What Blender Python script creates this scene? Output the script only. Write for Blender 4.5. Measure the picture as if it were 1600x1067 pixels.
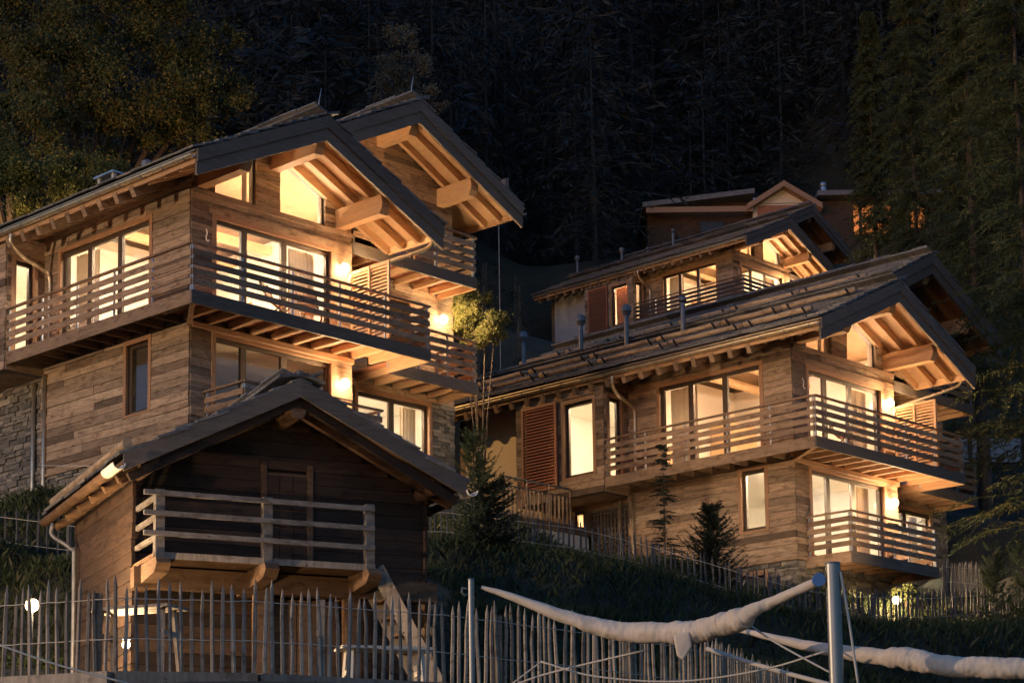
import bpy, bmesh, math, random
import numpy as np
from mathutils import Vector, Matrix, noise as mnoise
for o in list(bpy.data.objects): bpy.data.objects.remove(o)
rng = random.Random(7)
nrng = np.random.default_rng(7)
SC = bpy.context.scene
COL = SC.collection
# ---------------------------------------------------------------- camera
F_PX, PY, PITCH, ROLL = 3252.39, 968.69, 0.135557, -0.013258
cd = bpy.data.cameras.new('camera'); cam = bpy.data.objects.new('camera', cd); COL.objects.link(cam)
cd.sensor_width = 36.0; cd.lens = F_PX / 1600 * 36; cd.shift_y = (PY - 533.5) / 1600
cd.clip_start = 0.2; cd.clip_end = 3000
fwd = Vector((0, math.cos(PITCH), math.sin(PITCH))); rt0 = Vector((1, 0, 0)); up0 = rt0.cross(fwd)
rt = math.cos(ROLL) * rt0 + math.sin(ROLL) * up0; up = -math.sin(ROLL) * rt0 + math.cos(ROLL) * up0
cam.matrix_world = Matrix((rt, up, -fwd)).transposed().to_4x4()
SC.camera = cam
def at(px, py, depth):
    return (rt * ((px - 800) / F_PX) - up * ((py - PY) / F_PX) + fwd) * depth
# ---------------------------------------------------------------- sky, dusk sun
SUN_EL, SUN_AZ = math.radians(4), math.radians(215)
w = bpy.data.worlds.new('World'); SC.world = w; w.use_nodes = True
nt = w.node_tree; bg = nt.nodes['Background']
sky = nt.nodes.new('ShaderNodeTexSky'); sky.sky_type = 'NISHITA'; sky.sun_disc = False
sky.sun_elevation = math.radians(1.5); sky.sun_rotation = SUN_AZ; sky.air_density = 1.0; sky.ozone_density = 3.6; sky.dust_density = 0.3
nt.links.new(sky.outputs[0], bg.inputs[0]); bg.inputs[1].default_value = 0.14
sl = bpy.data.lights.new('sun', 'SUN'); sl.energy = 0.03; sl.angle = math.radians(12); sl.color = (0.75, 0.82, 1.0)
so = bpy.data.objects.new('sun', sl); COL.objects.link(so)
sd = Vector((math.sin(SUN_AZ) * math.cos(SUN_EL), math.cos(SUN_AZ) * math.cos(SUN_EL), math.sin(SUN_EL)))
so.rotation_euler = (-sd).to_track_quat('-Z', 'Y').to_euler()
vs = SC.view_settings; vs.view_transform = 'Standard'; vs.look = 'None'; vs.exposure = 2.2; vs.gamma = 1.0
SC.cycles.use_denoising = True
SC.cycles.max_bounces = 8; SC.cycles.transparent_max_bounces = 12
SC.cycles.sample_clamp_indirect = 4.0; SC.cycles.sample_clamp_direct = 3.0
LAMP_K = 0.51
# ---------------------------------------------------------------- materials
MATS = {}
def newmat(name):
    m = bpy.data.materials.new(name); m.use_nodes = True; MATS[name] = m
    return m, m.node_tree, m.node_tree.nodes['Principled BSDF']
def N(nt, t, **k):
    n = nt.nodes.new(t)
    for a, v in k.items(): setattr(n, a, v)
    return n
def ramp(nt, fac, stops):
    r = N(nt, 'ShaderNodeValToRGB'); e = r.color_ramp.elements
    e[0].position, e[0].color = stops[0][0], (*stops[0][1], 1); e[1].position, e[1].color = stops[-1][0], (*stops[-1][1], 1)
    for p, c in stops[1:-1]: q = e.new(p); q.color = (*c, 1)
    nt.links.new(fac, r.inputs[0]); return r.outputs[0]
def noise(nt, scale, stretch=(1, 1, 1), detail=5, obj=False, rough=.6):
    if obj: src = N(nt, 'ShaderNodeTexCoord').outputs['Object']
    else: src = N(nt, 'ShaderNodeNewGeometry').outputs['Position']
    mp = N(nt, 'ShaderNodeMapping'); mp.inputs['Scale'].default_value = stretch; nt.links.new(src, mp.inputs[0])
    n = N(nt, 'ShaderNodeTexNoise'); n.inputs['Scale'].default_value = scale; n.inputs['Detail'].default_value = detail; n.inputs['Roughness'].default_value = rough
    nt.links.new(mp.outputs[0], n.inputs[0]); return n.outputs[0]
def mul(nt, a, b, mode='MULTIPLY', fac=1.0):
    m = N(nt, 'ShaderNodeMix', data_type='RGBA', blend_type=mode); m.inputs[0].default_value = fac
    nt.links.new(a, m.inputs[6]); nt.links.new(b, m.inputs[7]); return m.outputs[2]
def rnd(nt):
    oi = N(nt, 'ShaderNodeObjectInfo'); g = N(nt, 'ShaderNodeNewGeometry')
    a = N(nt, 'ShaderNodeMath', operation='ADD'); nt.links.new(oi.outputs['Random'], a.inputs[0]); nt.links.new(g.outputs['Random Per Island'], a.inputs[1])
    f = N(nt, 'ShaderNodeMath', operation='FRACT'); nt.links.new(a.outputs[0], f.inputs[0]); return f.outputs[0]
def bump(nt, b, h, st=.3, dist=.01):
    bn = N(nt, 'ShaderNodeBump'); bn.inputs['Strength'].default_value = st; bn.inputs['Distance'].default_value = dist
    nt.links.new(h, bn.inputs['Height']); nt.links.new(bn.outputs[0], b.inputs['Normal'])
def woodmat(name, stops, grain=(1, 1, 14), scale=2.2, rough=.75, contrast=(.45, 1.25), spots=True):
    m, nt, b = newmat(name)
    base = ramp(nt, rnd(nt), stops)
    g = noise(nt, scale, grain, 8, rough=.7)
    gr = ramp(nt, g, [(.3, (contrast[0],) * 3), (.7, (contrast[1],) * 3)])
    c = mul(nt, base, gr)
    if spots:
        k = noise(nt, 3.3, (1, 1, 2.5), 3); kr = ramp(nt, k, [(.3, (.55, .5, .48)), (.48, (1, 1, 1))])
        c = mul(nt, c, kr)
        q = noise(nt, 14, (1, 1, 1.4), 1); qr = ramp(nt, q, [(.24, (.35, .3, .26)), (.31, (1, 1, 1))]); c = mul(nt, c, qr)
    nt.links.new(c, b.inputs['Base Color']); b.inputs['Roughness'].default_value = rough
    b.inputs['Specular IOR Level'].default_value = .25
    bump(nt, b, g, .5, .012); return m
woodmat('old_planks', [(0, (.085, .058, .040)), (.12, (.18, .132, .092)), (.4, (.26, .185, .125)), (.7, (.32, .232, .16)), (.86, (.37, .26, .175)), (.92, (.12, .08, .055)), (1, (.47, .35, .24))])
woodmat('larch', [(0, (.29, .175, .10)), (.5, (.34, .21, .12)), (1, (.39, .245, .145))], grain=(1, 1, 6), contrast=(.75, 1.12), spots=False, rough=.6)
woodmat('rail_wood', [(0, (.16, .105, .068)), (.5, (.23, .155, .10)), (1, (.29, .195, .125))], grain=(1, 1, 9), contrast=(.6, 1.2))
woodmat('dark_fascia', [(0, (.085, .070, .060)), (1, (.12, .098, .083))], grain=(1, 1, 8), contrast=(.65, 1.2), spots=False)
woodmat('red_wood', [(0, (.27, .105, .055)), (1, (.34, .14, .075))], grain=(1, 1, 8), contrast=(.8, 1.1), spots=False, rough=.55)
woodmat('barn_planks', [(0, (.020, .013, .010)), (.5, (.045, .027, .018)), (1, (.075, .044, .027))], grain=(1, 1, 12))
woodmat('barn_beam', [(0, (.10, .058, .034)), (1, (.17, .10, .058))], grain=(1, 1, 6), contrast=(.5, 1.2))
woodmat('grey_wood', [(0, (.18, .148, .12)), (.6, (.28, .23, .185)), (1, (.36, .295, .23))], grain=(8, 8, 1), contrast=(.55, 1.2))
woodmat('barn_rail', [(0, (.13, .115, .105)), (1, (.20, .175, .155))], grain=(3, 3, 6), contrast=(.55, 1.2))
woodmat('shaded_picket', [(0, (.05, .05, .055)), (1, (.10, .095, .095))], grain=(8, 8, 1), contrast=(.6, 1.2))  # darker picket wood: shadow over the slope fence put into the colour
woodmat('log_wood', [(0, (.24, .17, .11)), (1, (.36, .26, .17))], grain=(2, 2, 7), contrast=(.6, 1.2))
woodmat('bark', [(0, (.06, .045, .034)), (1, (.09, .066, .05))], grain=(5, 5, 1), scale=3, contrast=(.3, 1.4), spots=False)
woodmat('window_frame', [(0, (.05, .035, .026)), (1, (.065, .045, .032))], contrast=(.8, 1.1), spots=False, rough=.5)
woodmat('window_trim', [(0, (.25, .14, .08)), (1, (.30, .17, .10))], contrast=(.8, 1.1), spots=False, rough=.6)
def plain(name, col, rough=.7, metal=0, nz=None, amt=.25, bmp=0):
    m, nt, b = newmat(name)
    if nz:
        n = noise(nt, nz, (1, 1, 1), 6); r = ramp(nt, n, [(.3, tuple(c * (1 - amt) for c in col)), (.7, tuple(min(1, c * (1 + amt)) for c in col))])
        nt.links.new(r, b.inputs['Base Color'])
        if bmp: bump(nt, b, n, bmp, .02)
    else: b.inputs['Base Color'].default_value = (*col, 1)
    b.inputs['Roughness'].default_value = rough; b.inputs['Metallic'].default_value = metal; return m
plain('copper', (.50, .42, .31), .42, .85, 5, .25)
plain('zinc', (.34, .36, .39), .4, .8, 6, .3)
plain('dark_zinc', (.13, .13, .14), .5, .6, 6, .3)
plain('steel', (.20, .198, .195), .42, .85, 3, .1)
plain('post_steel', (.30, .31, .34), .45, .7)
plain('stucco', (.62, .52, .38), .9, 0, 9, .06, .15)
plain('grey_stucco', (.33, .33, .34), .9, 0, 9, .08, .15)
plain('interior', (.78, .73, .65), .9, 0, 1.2, .05)
plain('interior_wood', (.55, .36, .2), .6, 0, 2, .15)
plain('curtain', (.62, .47, .33), .9, 0, 4, .1)
plain('red_curtain', (.55, .20, .10), .9, 0, 4, .1)
plain('canvas', (.50, .41, .33), .85, 0, 5, .10, .25)
plain('rope', (.45, .40, .34), .8)
plain('white_plastic', (.72, .68, .60), .45)
plain('blue_cap', (.07, .16, .34), .4)
plain('dark_metal', (.04, .045, .055), .5, .6)
plain('flag_cloth', (.05, .055, .075), .9)
def stonemat(name, stops):
    m, nt, b = newmat(name)
    base = ramp(nt, rnd(nt), stops); n = noise(nt, 9, (1, 1, 2.2), 8)
    c = mul(nt, base, ramp(nt, n, [(.3, (.5,) * 3), (.7, (1.3,) * 3)]))
    nt.links.new(c, b.inputs['Base Color']); b.inputs['Roughness'].default_value = .85; bump(nt, b, n, .7, .02)
stonemat('stone', [(0, (.06, .055, .05)), (.5, (.12, .108, .092)), (.9, (.18, .16, .135)), (1, (.27, .24, .20))])
stonemat('slate', [(0, (.075, .075, .085)), (.5, (.12, .118, .125)), (.9, (.17, .16, .155)), (1, (.10, .11, .09))])
def leafmat(name, stops, trans=.25):
    m, nt, b = newmat(name)
    base = ramp(nt, rnd(nt), stops); n = noise(nt, .8, (1, 1, 1), 4)
    c = mul(nt, base, ramp(nt, n, [(.3, (.5,) * 3), (.7, (1.35,) * 3)]))
    nt.links.new(c, b.inputs['Base Color']); b.inputs['Roughness'].default_value = .7; b.inputs['Specular IOR Level'].default_value = .2
    tr = N(nt, 'ShaderNodeBsdfTranslucent'); nt.links.new(c, tr.inputs[0]); mx = N(nt, 'ShaderNodeMixShader'); mx.inputs[0].default_value = trans
    nt.links.new(b.outputs[0], mx.inputs[1]); nt.links.new(tr.outputs[0], mx.inputs[2]); nt.links.new(mx.outputs[0], nt.nodes['Material Output'].inputs[0])
leafmat('leaf_autumn', [(0, (.055, .065, .026)), (.55, (.09, .098, .035)), (.82, (.13, .11, .038)), (1, (.19, .12, .035))])
leafmat('leaf_green', [(0, (.05, .065, .02)), (.5, (.085, .10, .03)), (1, (.13, .13, .045))])
leafmat('leaf_bush', [(0, (.09, .10, .035)), (.6, (.15, .15, .055)), (1, (.22, .19, .075))], .3)
leafmat('needle_dark', [(0, (.018, .026, .018)), (1, (.035, .045, .026))], .1)
leafmat('needle_forest', [(0, (.012, .016, .019)), (1, (.024, .031, .032))], .05)
leafmat('needle_larch', [(0, (.04, .052, .02)), (.6, (.065, .075, .028)), (1, (.10, .095, .035))], .2)
leafmat('needle_pine', [(0, (.045, .062, .028)), (1, (.085, .10, .045))], .15)
leafmat('leaf_pale', [(0, (.09, .095, .07)), (1, (.15, .15, .11))], .2)
leafmat('grass', [(0, (.022, .034, .013)), (.7, (.04, .052, .02)), (1, (.075, .068, .032))], .2)
m, nt, b = newmat('soil'); n = noise(nt, .6, (1, 1, 1), 8); n2 = noise(nt, 9, (1, 1, 1), 6)
nt.links.new(mul(nt, ramp(nt, n, [(.35, (.010, .014, .007)), (.65, (.030, .028, .015))]), ramp(nt, n2, [(.3, (.5,) * 3), (.7, (1.4,) * 3)])), b.inputs['Base Color']); b.inputs['Roughness'].default_value = .95; bump(nt, b, n2, .8, .05)
m, nt, b = newmat('asphalt'); n2 = noise(nt, 30, (1, 1, 1), 6)
nt.links.new(ramp(nt, n2, [(.3, (.03, .03, .03)), (.7, (.07, .07, .07))]), b.inputs['Base Color']); b.inputs['Roughness'].default_value = .9
# thin window glass
m = bpy.data.materials.new('glass'); m.use_nodes = True; MATS['glass'] = m; nt = m.node_tree; nt.nodes.remove(nt.nodes['Principled BSDF'])
t = N(nt, 'ShaderNodeBsdfTransparent'); t.inputs[0].default_value = (.96, .97, .96, 1); g = N(nt, 'ShaderNodeBsdfGlossy'); g.inputs['Roughness'].default_value = .02
lw = N(nt, 'ShaderNodeLayerWeight'); lw.inputs[0].default_value = .5; pw = N(nt, 'ShaderNodeMath', operation='POWER'); pw.inputs[1].default_value = 4.0; nt.links.new(lw.outputs['Facing'], pw.inputs[0])
fr = N(nt, 'ShaderNodeMath', operation='MULTIPLY_ADD'); fr.inputs[1].default_value = .8; fr.inputs[2].default_value = .035; nt.links.new(pw.outputs[0], fr.inputs[0]); mx = N(nt, 'ShaderNodeMixShader')
nt.links.new(fr.outputs[0], mx.inputs[0]); nt.links.new(t.outputs[0], mx.inputs[1]); nt.links.new(g.outputs[0], mx.inputs[2]); nt.links.new(mx.outputs[0], nt.nodes['Material Output'].inputs[0])
def emit(name, col, strength):
    m = bpy.data.materials.new(name); m.use_nodes = True; MATS[name] = m; nt = m.node_tree; nt.nodes.remove(nt.nodes['Principled BSDF'])
    e = N(nt, 'ShaderNodeEmission'); e.inputs[0].default_value = (*col, 1); e.inputs[1].default_value = strength; nt.links.new(e.outputs[0], nt.nodes['Material Output'].inputs[0])
WARM = (1.0, .66, .34)
emit('globe_light', WARM, 1050 * LAMP_K)
emit('room_light', (1.0, .80, .56), 900 * LAMP_K)
emit('room_light_warm', (1.0, .70, .44), 470 * LAMP_K)
emit('dim_room_light', (1.0, .58, .28), 150 * LAMP_K)
emit('orange_window', (1.0, .30, .08), .30 * LAMP_K)
# ---------------------------------------------------------------- mesh helpers
def tag(o, label=None, cat=None, group=None, kind=None):
    if label: o['label'] = label
    if cat: o['category'] = cat
    if group: o['group'] = group
    if kind: o['kind'] = kind
    return o
def link(name, data, parent=None, loc=(0, 0, 0)):
    o = bpy.data.objects.new(name, data); COL.objects.link(o); o.location = loc
    if parent: o.parent = parent
    return o
def thing(name, label, cat, loc=(0, 0, 0), rz=0, group=None):
    o = link(name, None, None, loc); o.rotation_euler = (0, 0, rz); o.empty_display_size = .3
    return tag(o, label, cat, group)
CUBE = [(-.5, -.5, -.5), (.5, -.5, -.5), (.5, .5, -.5), (-.5, .5, -.5), (-.5, -.5, .5), (.5, -.5, .5), (.5, .5, .5), (-.5, .5, .5)]
CF = [(0, 3, 2, 1), (4, 5, 6, 7), (0, 1, 5, 4), (1, 2, 6, 5), (2, 3, 7, 6), (3, 0, 4, 7)]
_cache = {}
def cube(mat):
    if ('c', mat) not in _cache:
        me = bpy.data.meshes.new('box_' + mat); me.from_pydata(CUBE, [], CF); me.materials.append(MATS[mat]); _cache['c', mat] = me
    return _cache['c', mat]
def cyl(mat, n=12, top=1.0):
    if ('y', mat, n, top) not in _cache:
        v = [(math.cos(2 * math.pi * i / n) * r, math.sin(2 * math.pi * i / n) * r, z) for z, r in ((-.5, 1), (.5, top)) for i in range(n)]
        f = [(i, (i + 1) % n, n + (i + 1) % n, n + i) for i in range(n)] + [tuple(range(n - 1, -1, -1)), tuple(range(n, 2 * n))]
        me = bpy.data.meshes.new('cyl_' + mat); me.from_pydata(v, [], f); me.materials.append(MATS[mat])
        for p in me.polygons[:n]: p.use_smooth = True
        _cache['y', mat, n, top] = me
    return _cache['y', mat, n, top]
def box(parent, name, lo, hi, mat):
    lo, hi = Vector(lo), Vector(hi); o = link(name, cube(mat), parent, (lo + hi) / 2)
    o.scale = [max(abs(hi[i] - lo[i]), 1e-4) for i in range(3)]; return o
def beam(parent, name, p0, p1, w, h, mat, upv=(0, 0, 1), roll=0):
    p0, p1 = Vector(p0), Vector(p1); d = (p1 - p0); L = d.length; d.normalize()
    u = Vector(upv); s = d.cross(u)
    if s.length < 1e-3: s = d.cross(Vector((0, 1, 0)))
    s.normalize(); u = s.cross(d)
    o = link(name, cube(mat), parent); M = Matrix((d, -s, u)).transposed().to_4x4(); M.translation = (p0 + p1) / 2
    o.matrix_local = M @ Matrix.Diagonal((L, w, h, 1)); return o
def rod(parent, name, p0, p1, r, mat, n=10, top=1.0):
    p0, p1 = Vector(p0), Vector(p1); d = p1 - p0
    o = link(name, cyl(mat, n, top), parent); q = d.to_track_quat('Z', 'Y')
    o.matrix_local = Matrix.LocRotScale((p0 + p1) / 2, q, Vector((r, r, d.length))); return o
class MB:
    def __init__(s): s.v = []; s.f = []
    def add(s, V, Fs):
        k = len(s.v); s.v += [tuple(x) for x in V]; s.f += [tuple(i + k for i in q) for q in Fs]
    def box(s, lo, hi): s.add([(lo[0] + (c[0] + .5) * (hi[0] - lo[0]), lo[1] + (c[1] + .5) * (hi[1] - lo[1]), lo[2] + (c[2] + .5) * (hi[2] - lo[2])) for c in CUBE], CF)
    def obox(s, c, X, Y, Z):
        c = Vector(c); s.add([c + X * q[0] + Y * q[1] + Z * q[2] for q in CUBE], CF)
    def tube(s, pts, r, n=8, caps=True):
        pts = [Vector(p) for p in pts]; k = len(s.v); T = None; u = None
        for i, p in enumerate(pts):
            d = (pts[min(i + 1, len(pts) - 1)] - pts[max(i - 1, 0)]).normalized()
            if u is None: u = d.orthogonal().normalized()
            u = (u - d * u.dot(d)).normalized(); v = d.cross(u); rr = r[i] if hasattr(r, '__len__') else r
            for j in range(n):
                a = 2 * math.pi * j / n; s.v.append(tuple(p + (u * math.cos(a) + v * math.sin(a)) * rr))
        for i in range(len(pts) - 1):
            for j in range(n): s.f.append((k + i * n + j, k + i * n + (j + 1) % n, k + (i + 1) * n + (j + 1) % n, k + (i + 1) * n + j))
        if caps: s.f.append(tuple(k + j for j in range(n - 1, -1, -1))); s.f.append(tuple(k + (len(pts) - 1) * n + j for j in range(n)))
    def prism(s, poly, d):   # poly: list of 3d points, extruded by vector d
        n = len(poly); d = Vector(d); V = [Vector(p) for p in poly] + [Vector(p) + d for p in poly]
        s.add(V, [tuple(range(n)), tuple(range(2 * n - 1, n - 1, -1))] + [(i, n + i, n + (i + 1) % n, (i + 1) % n) for i in range(n)])
    def build(s, name, mat, parent=None, smooth=False, kind=None):
        me = bpy.data.meshes.new(name); me.from_pydata(s.v, [], s.f); me.materials.append(MATS[mat]); me.update()
        bm = bmesh.new(); bm.from_mesh(me); bmesh.ops.recalc_face_normals(bm, faces=bm.faces); bm.to_mesh(me); bm.free()
        if smooth: me.polygons.foreach_set('use_smooth', [True] * len(me.polygons))
        o = link(name, me, parent)
        if kind: o['kind'] = kind
        return o
def quads_mesh(name, V, mat, parent=None, kind=None):   # V: (n,4,3) array of quads
    n = len(V); me = bpy.data.meshes.new(name); me.vertices.add(n * 4); me.vertices.foreach_set('co', np.ascontiguousarray(V, dtype=np.float32).ravel())
    me.loops.add(n * 4); me.loops.foreach_set('vertex_index', np.arange(n * 4, dtype=np.int32)); me.polygons.add(n)
    me.polygons.foreach_set('loop_start', np.arange(0, n * 4, 4, dtype=np.int32)); me.polygons.foreach_set('loop_total', np.full(n, 4, dtype=np.int32))
    me.materials.append(MATS[mat]); me.update(); me.validate(); o = link(name, me, parent)
    if kind: o['kind'] = kind
    return o
def tube_obj(parent, name, pts, r, mat, n=8):
    m = MB(); m.tube(pts, r, n); return m.build(name, mat, parent, True)
def spline(pts, k=8):
    P = [Vector(p) for p in pts]; P = [P[0] * 2 - P[1]] + P + [P[-1] * 2 - P[-2]]; out = []
    for i in range(1, len(P) - 2):
        for j in range(k):
            t = j / k; a, b, c, d = P[i - 1:i + 3]
            out.append(.5 * ((2 * b) + (c - a) * t + (2 * a - 5 * b + 4 * c - d) * t * t + (3 * b - a - 3 * c + d) * t ** 3))
    return out + [P[-2]]
# ---------------------------------------------------------------- terrain
CTRL = [(-60, -30, -1.7), (0, -30, -1.7), (60, -30, -1.7), (-40, 0, -1.7), (0, 0, -1.7), (40, 0, -1.7), (-12, 12, -1.7), (0, 12, -1.7), (12, 14, -1.7), (30, 15, -1.7), (-30, 14, -1), (8, 20, -1.6), (-8, 19, -1.4), (2, 20, -1.4), (5, 26, -1.2), (9, 30, -.6), (16, 30, -.8),
        (-6, 24.6, 2.55), (-3, 24.6, 2.55), (0, 26.6, 2.55), (2.0, 29.2, 2.55), (4.2, 34.5, 2.6), (-10, 25, 2.5), (-5, 29, 2.65), (-1, 31, 2.7), (-8, 33, 3.0), (-3, 34, 2.75), (0.5, 35, 2.9), (3, 38, 4.2), (-4.5, 38, 3.4), (-9, 37, 4.2), (-14, 34, 3.5), (-8.5, 40.5, 6.6), (-11, 41, 7.1), (-9.5, 43.3, 8.6), (-3, 42, 6.7),
        (-1.5, 45.3, 7.8), (0, 45.4, 7.6), (1.4, 45.4, 7.4), (2.8, 45.4, 7.05), (4.7, 45.5, 6.5), (6.4, 45.6, 6.0), (7.6, 46.1, 5.9), (9.6, 47.6, 6.05), (12.3, 49.6, 6.45), (17, 53, 7.2), (1, 41, 5.6), (5, 41, 4.3), (9, 42, 3.6), (14, 42, 3.2), (20, 44, 3.6), (10, 36, 1.0), (18, 36, .8), (30, 42, 3),
        (-6, 48, 9.3), (-1, 50, 9.1), (3, 51, 8.2), (7, 51, 7.4), (11, 54, 7.6), (16, 58, 9.0), (-12, 50, 9.6), (-16, 46, 9.0), (-20, 55, 12), (-30, 40, 8), (-4, 58, 12), (-10, 62, 15), (4, 60, 9.5), (-1, 64, 12), (16, 69, 11.9), (18.5, 73.5, 15.2), (12, 70, 14.5), (24, 66, 11.5), (28, 76, 16.5), (4, 74, 16.5), (-4, 76, 19.2),
        (-14, 72, 20), (-25, 72, 21), (12, 100, 25.5), (4, 104, 26.5), (20, 104, 27), (-6, 100, 28), (-20, 96, 30), (30, 98, 26), (16, 122, 37), (8, 122, 37.5), (26, 122, 37.5), (-10, 122, 42), (-30, 120, 46), (40, 120, 39), (55, 70, 15), (-50, 70, 22), (60, 40, 3)]
for X in (-90, -60, -30, 0, 30, 60, 90):
    for Y, Z in ((140, 54), (165, 76), (200, 108), (250, 150), (320, 200)): CTRL.append((X, Y, Z + .12 * abs(X)))
CT = np.array(CTRL)
def gz(x, y):
    x = np.atleast_1d(np.asarray(x, float)); y = np.atleast_1d(np.asarray(y, float))
    d2 = (x[:, None] - CT[None, :, 0]) ** 2 + (y[:, None] - CT[None, :, 1]) ** 2 + .15
    wt = d2 ** -2.0; return (wt * CT[None, :, 2]).sum(1) / wt.sum(1)
def gz1(x, y): return float(gz(x, y)[0])
ys = np.concatenate([np.arange(-60, 18, 4), np.arange(18, 60, .6), np.arange(60, 130, 2), np.arange(130, 325, 8)]); xs = np.concatenate([np.arange(-120, -26, 6), np.arange(-26, 30, .7), np.arange(30, 124, 6)])
XX, YY = np.meshgrid(xs, ys); ZZ = gz(XX.ravel(), YY.ravel()); nx = len(xs); ny = len(ys)
me = bpy.data.meshes.new('hillside_ground'); me.from_pydata(list(zip(XX.ravel(), YY.ravel(), ZZ)), [], [(j * nx + i, j * nx + i + 1, (j + 1) * nx + i + 1, (j + 1) * nx + i) for j in range(ny - 1) for i in range(nx - 1)])
me.materials.append(MATS['soil']); me.polygons.foreach_set('use_smooth', [True] * len(me.polygons)); tag(link('hillside_ground', me), kind='structure')
mb = MB(); mb.box((-120, -60, -1.9), (120, 17, -1.6)); tag(mb.build('road', 'asphalt'), kind='structure')
# ---------------------------------------------------------------- chalet
def holes_rows(u0, u1, z, holes):
    iv = [(u0, u1)]
    for (a, b, c, d) in holes:
        if c < z < d:
            nv = []
            for p, q in iv:
                if b <= p or a >= q: nv.append((p, q)); continue
                if a > p: nv.append((p, a))
                if b < q: nv.append((q if False else b, q))
            iv = nv
    return [(p, q) for p, q in iv if q - p > .05]
def clad(part, kind, c, u0, u1, z0, z1, holes, mat='old_planks', rh=.19, lim=None, joined=False, ends=(0, 0)):
    """boards on plane x=c ('side', u along y, facing -x) or y=c ('gable', u along x, facing -y)"""
    m = MB(); z = z0
    while z < z1 - .04:
        h = min(rh * rng.uniform(.85, 1.15), z1 - z); zc = z + h / 2; a, b = u0, u1
        if lim: a, b = lim(z + h * .9, a, b)
        for p, q in holes_rows(a, b, zc, holes) if b > a else []:
            if p == u0: p -= rng.uniform(0, ends[0])
            if q == u1: q += rng.uniform(0, ends[1])
            u = p
            while u < q - .01:
                L = rng.uniform(1.0, 3.4)
                if q - u - L < .6: L = q - u
                t = .030 + rng.uniform(0, .026)
                lo, hi = ((c - t, u + .002, z + .005), (c, u + L - .003, z + h - .005)) if kind == 'side' else ((u + .002, c - t, z + .003), (u + L - .002, c, z + h - .004))
                if joined: m.box(lo, hi)
                else: box(part, 'plank', lo, hi, mat)
                u += L
        z += h
    if joined and m.v: o = m.build('cladding', mat, part, kind='stuff')
def wallmesh(root, name, kind, c, th, u0, u1, z0, z1, holes, mat, top=None):
    us = sorted({u0, u1, *[h[0] for h in holes if u0 < h[0] < u1], *[h[1] for h in holes if u0 < h[1] < u1]}); zs = sorted({z0, z1, *[h[2] for h in holes if z0 < h[2] < z1], *[h[3] for h in holes if z0 < h[3] < z1]})
    m = MB()
    for i in range(len(us) - 1):
        for j in range(len(zs) - 1):
            uc, zc = (us[i] + us[i + 1]) / 2, (zs[j] + zs[j + 1]) / 2
            if any(h[0] < uc < h[1] and h[2] < zc < h[3] for h in holes): continue
            if kind == 'side': m.box((c, us[i], zs[j]), (c + th, us[i + 1], zs[j + 1]))
            else: m.box((us[i], c, zs[j]), (us[i + 1], c + th, zs[j + 1]))
    if top:   # polygon (u,z) list on top
        for poly in top:
            if kind == 'side': m.prism([(c, u, z) for u, z in poly], (th, 0, 0))
            else: m.prism([(u, c, z) for u, z in poly], (0, th, 0))
    return m.build(name, mat, root)
def window(root, kind, c, u0, u1, z0, z1, panes, curtain=None, name='window', trim=True, mat='window_frame', ajar=None):
    """frame set in an opening, glass panes and curtains as sub-parts"""
    P = (lambda u, d, z: (c + d, u, z)) if kind == 'side' else (lambda u, d, z: (u, c + d, z))
    m = MB(); fw = .09; dep0, dep1 = .05, .13
    def bar(ua, ub, za, zb, d0=dep0, d1=dep1): lo, hi = P(ua, d0, za), P(ub, d1, zb); m.box(lo, hi)
    bar(u0, u1, z0, z0 + fw); bar(u0, u1, z1 - fw, z1); bar(u0, u0 + fw, z0 + fw, z1 - fw); bar(u1 - fw, u1, z0 + fw, z1 - fw)
    es = [u0 + fw] + [u0 + (u1 - u0) * t for t in panes] + [u1 - fw]
    for e in es[1:-1]: bar(e - .085, e + .085, z0 + fw, z1 - fw)
    f = m.build(name, mat, root)
    for i in range(len(es) - 1):
        a, b = es[i] + (.085 if i else 0), es[i + 1] - (.085 if i < len(es) - 2 else 0)
        box(f, 'pane', P(a, .085, z0 + fw), P(b, .093, z1 - fw), 'glass')
    if trim:
        t = MB(); w_ = .11
        for (ua, ub, za, zb) in ((u0 - w_, u1 + w_, z1, z1 + w_), (u0 - w_, u0, z0, z1), (u1, u1 + w_, z0, z1), (u0 - w_, u1 + w_, z0 - .05, z0)):
            t.box(P(ua, -.062, za), P(ub, .05, zb))
        t.build('trim', 'window_trim', f)
    for (a, b, cm) in (curtain or []):
        mm = MB(); n = max(6, int((b - a) / .035)); pts = [(a + (b - a) * i / n, .34 + .035 * math.sin(i * 1.9) + rng.uniform(-.012, .012)) for i in range(n + 1)]
        V = [P(u, d, z) for z in (z0 + .04, z1 - .04) for u, d in pts]; mm.add(V, [(i, i + 1, n + 2 + i, n + 1 + i) for i in range(n)])
        mm.build('curtain', cm, f, True)
    return f
RAIL_MAT = ['rail_wood']
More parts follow.
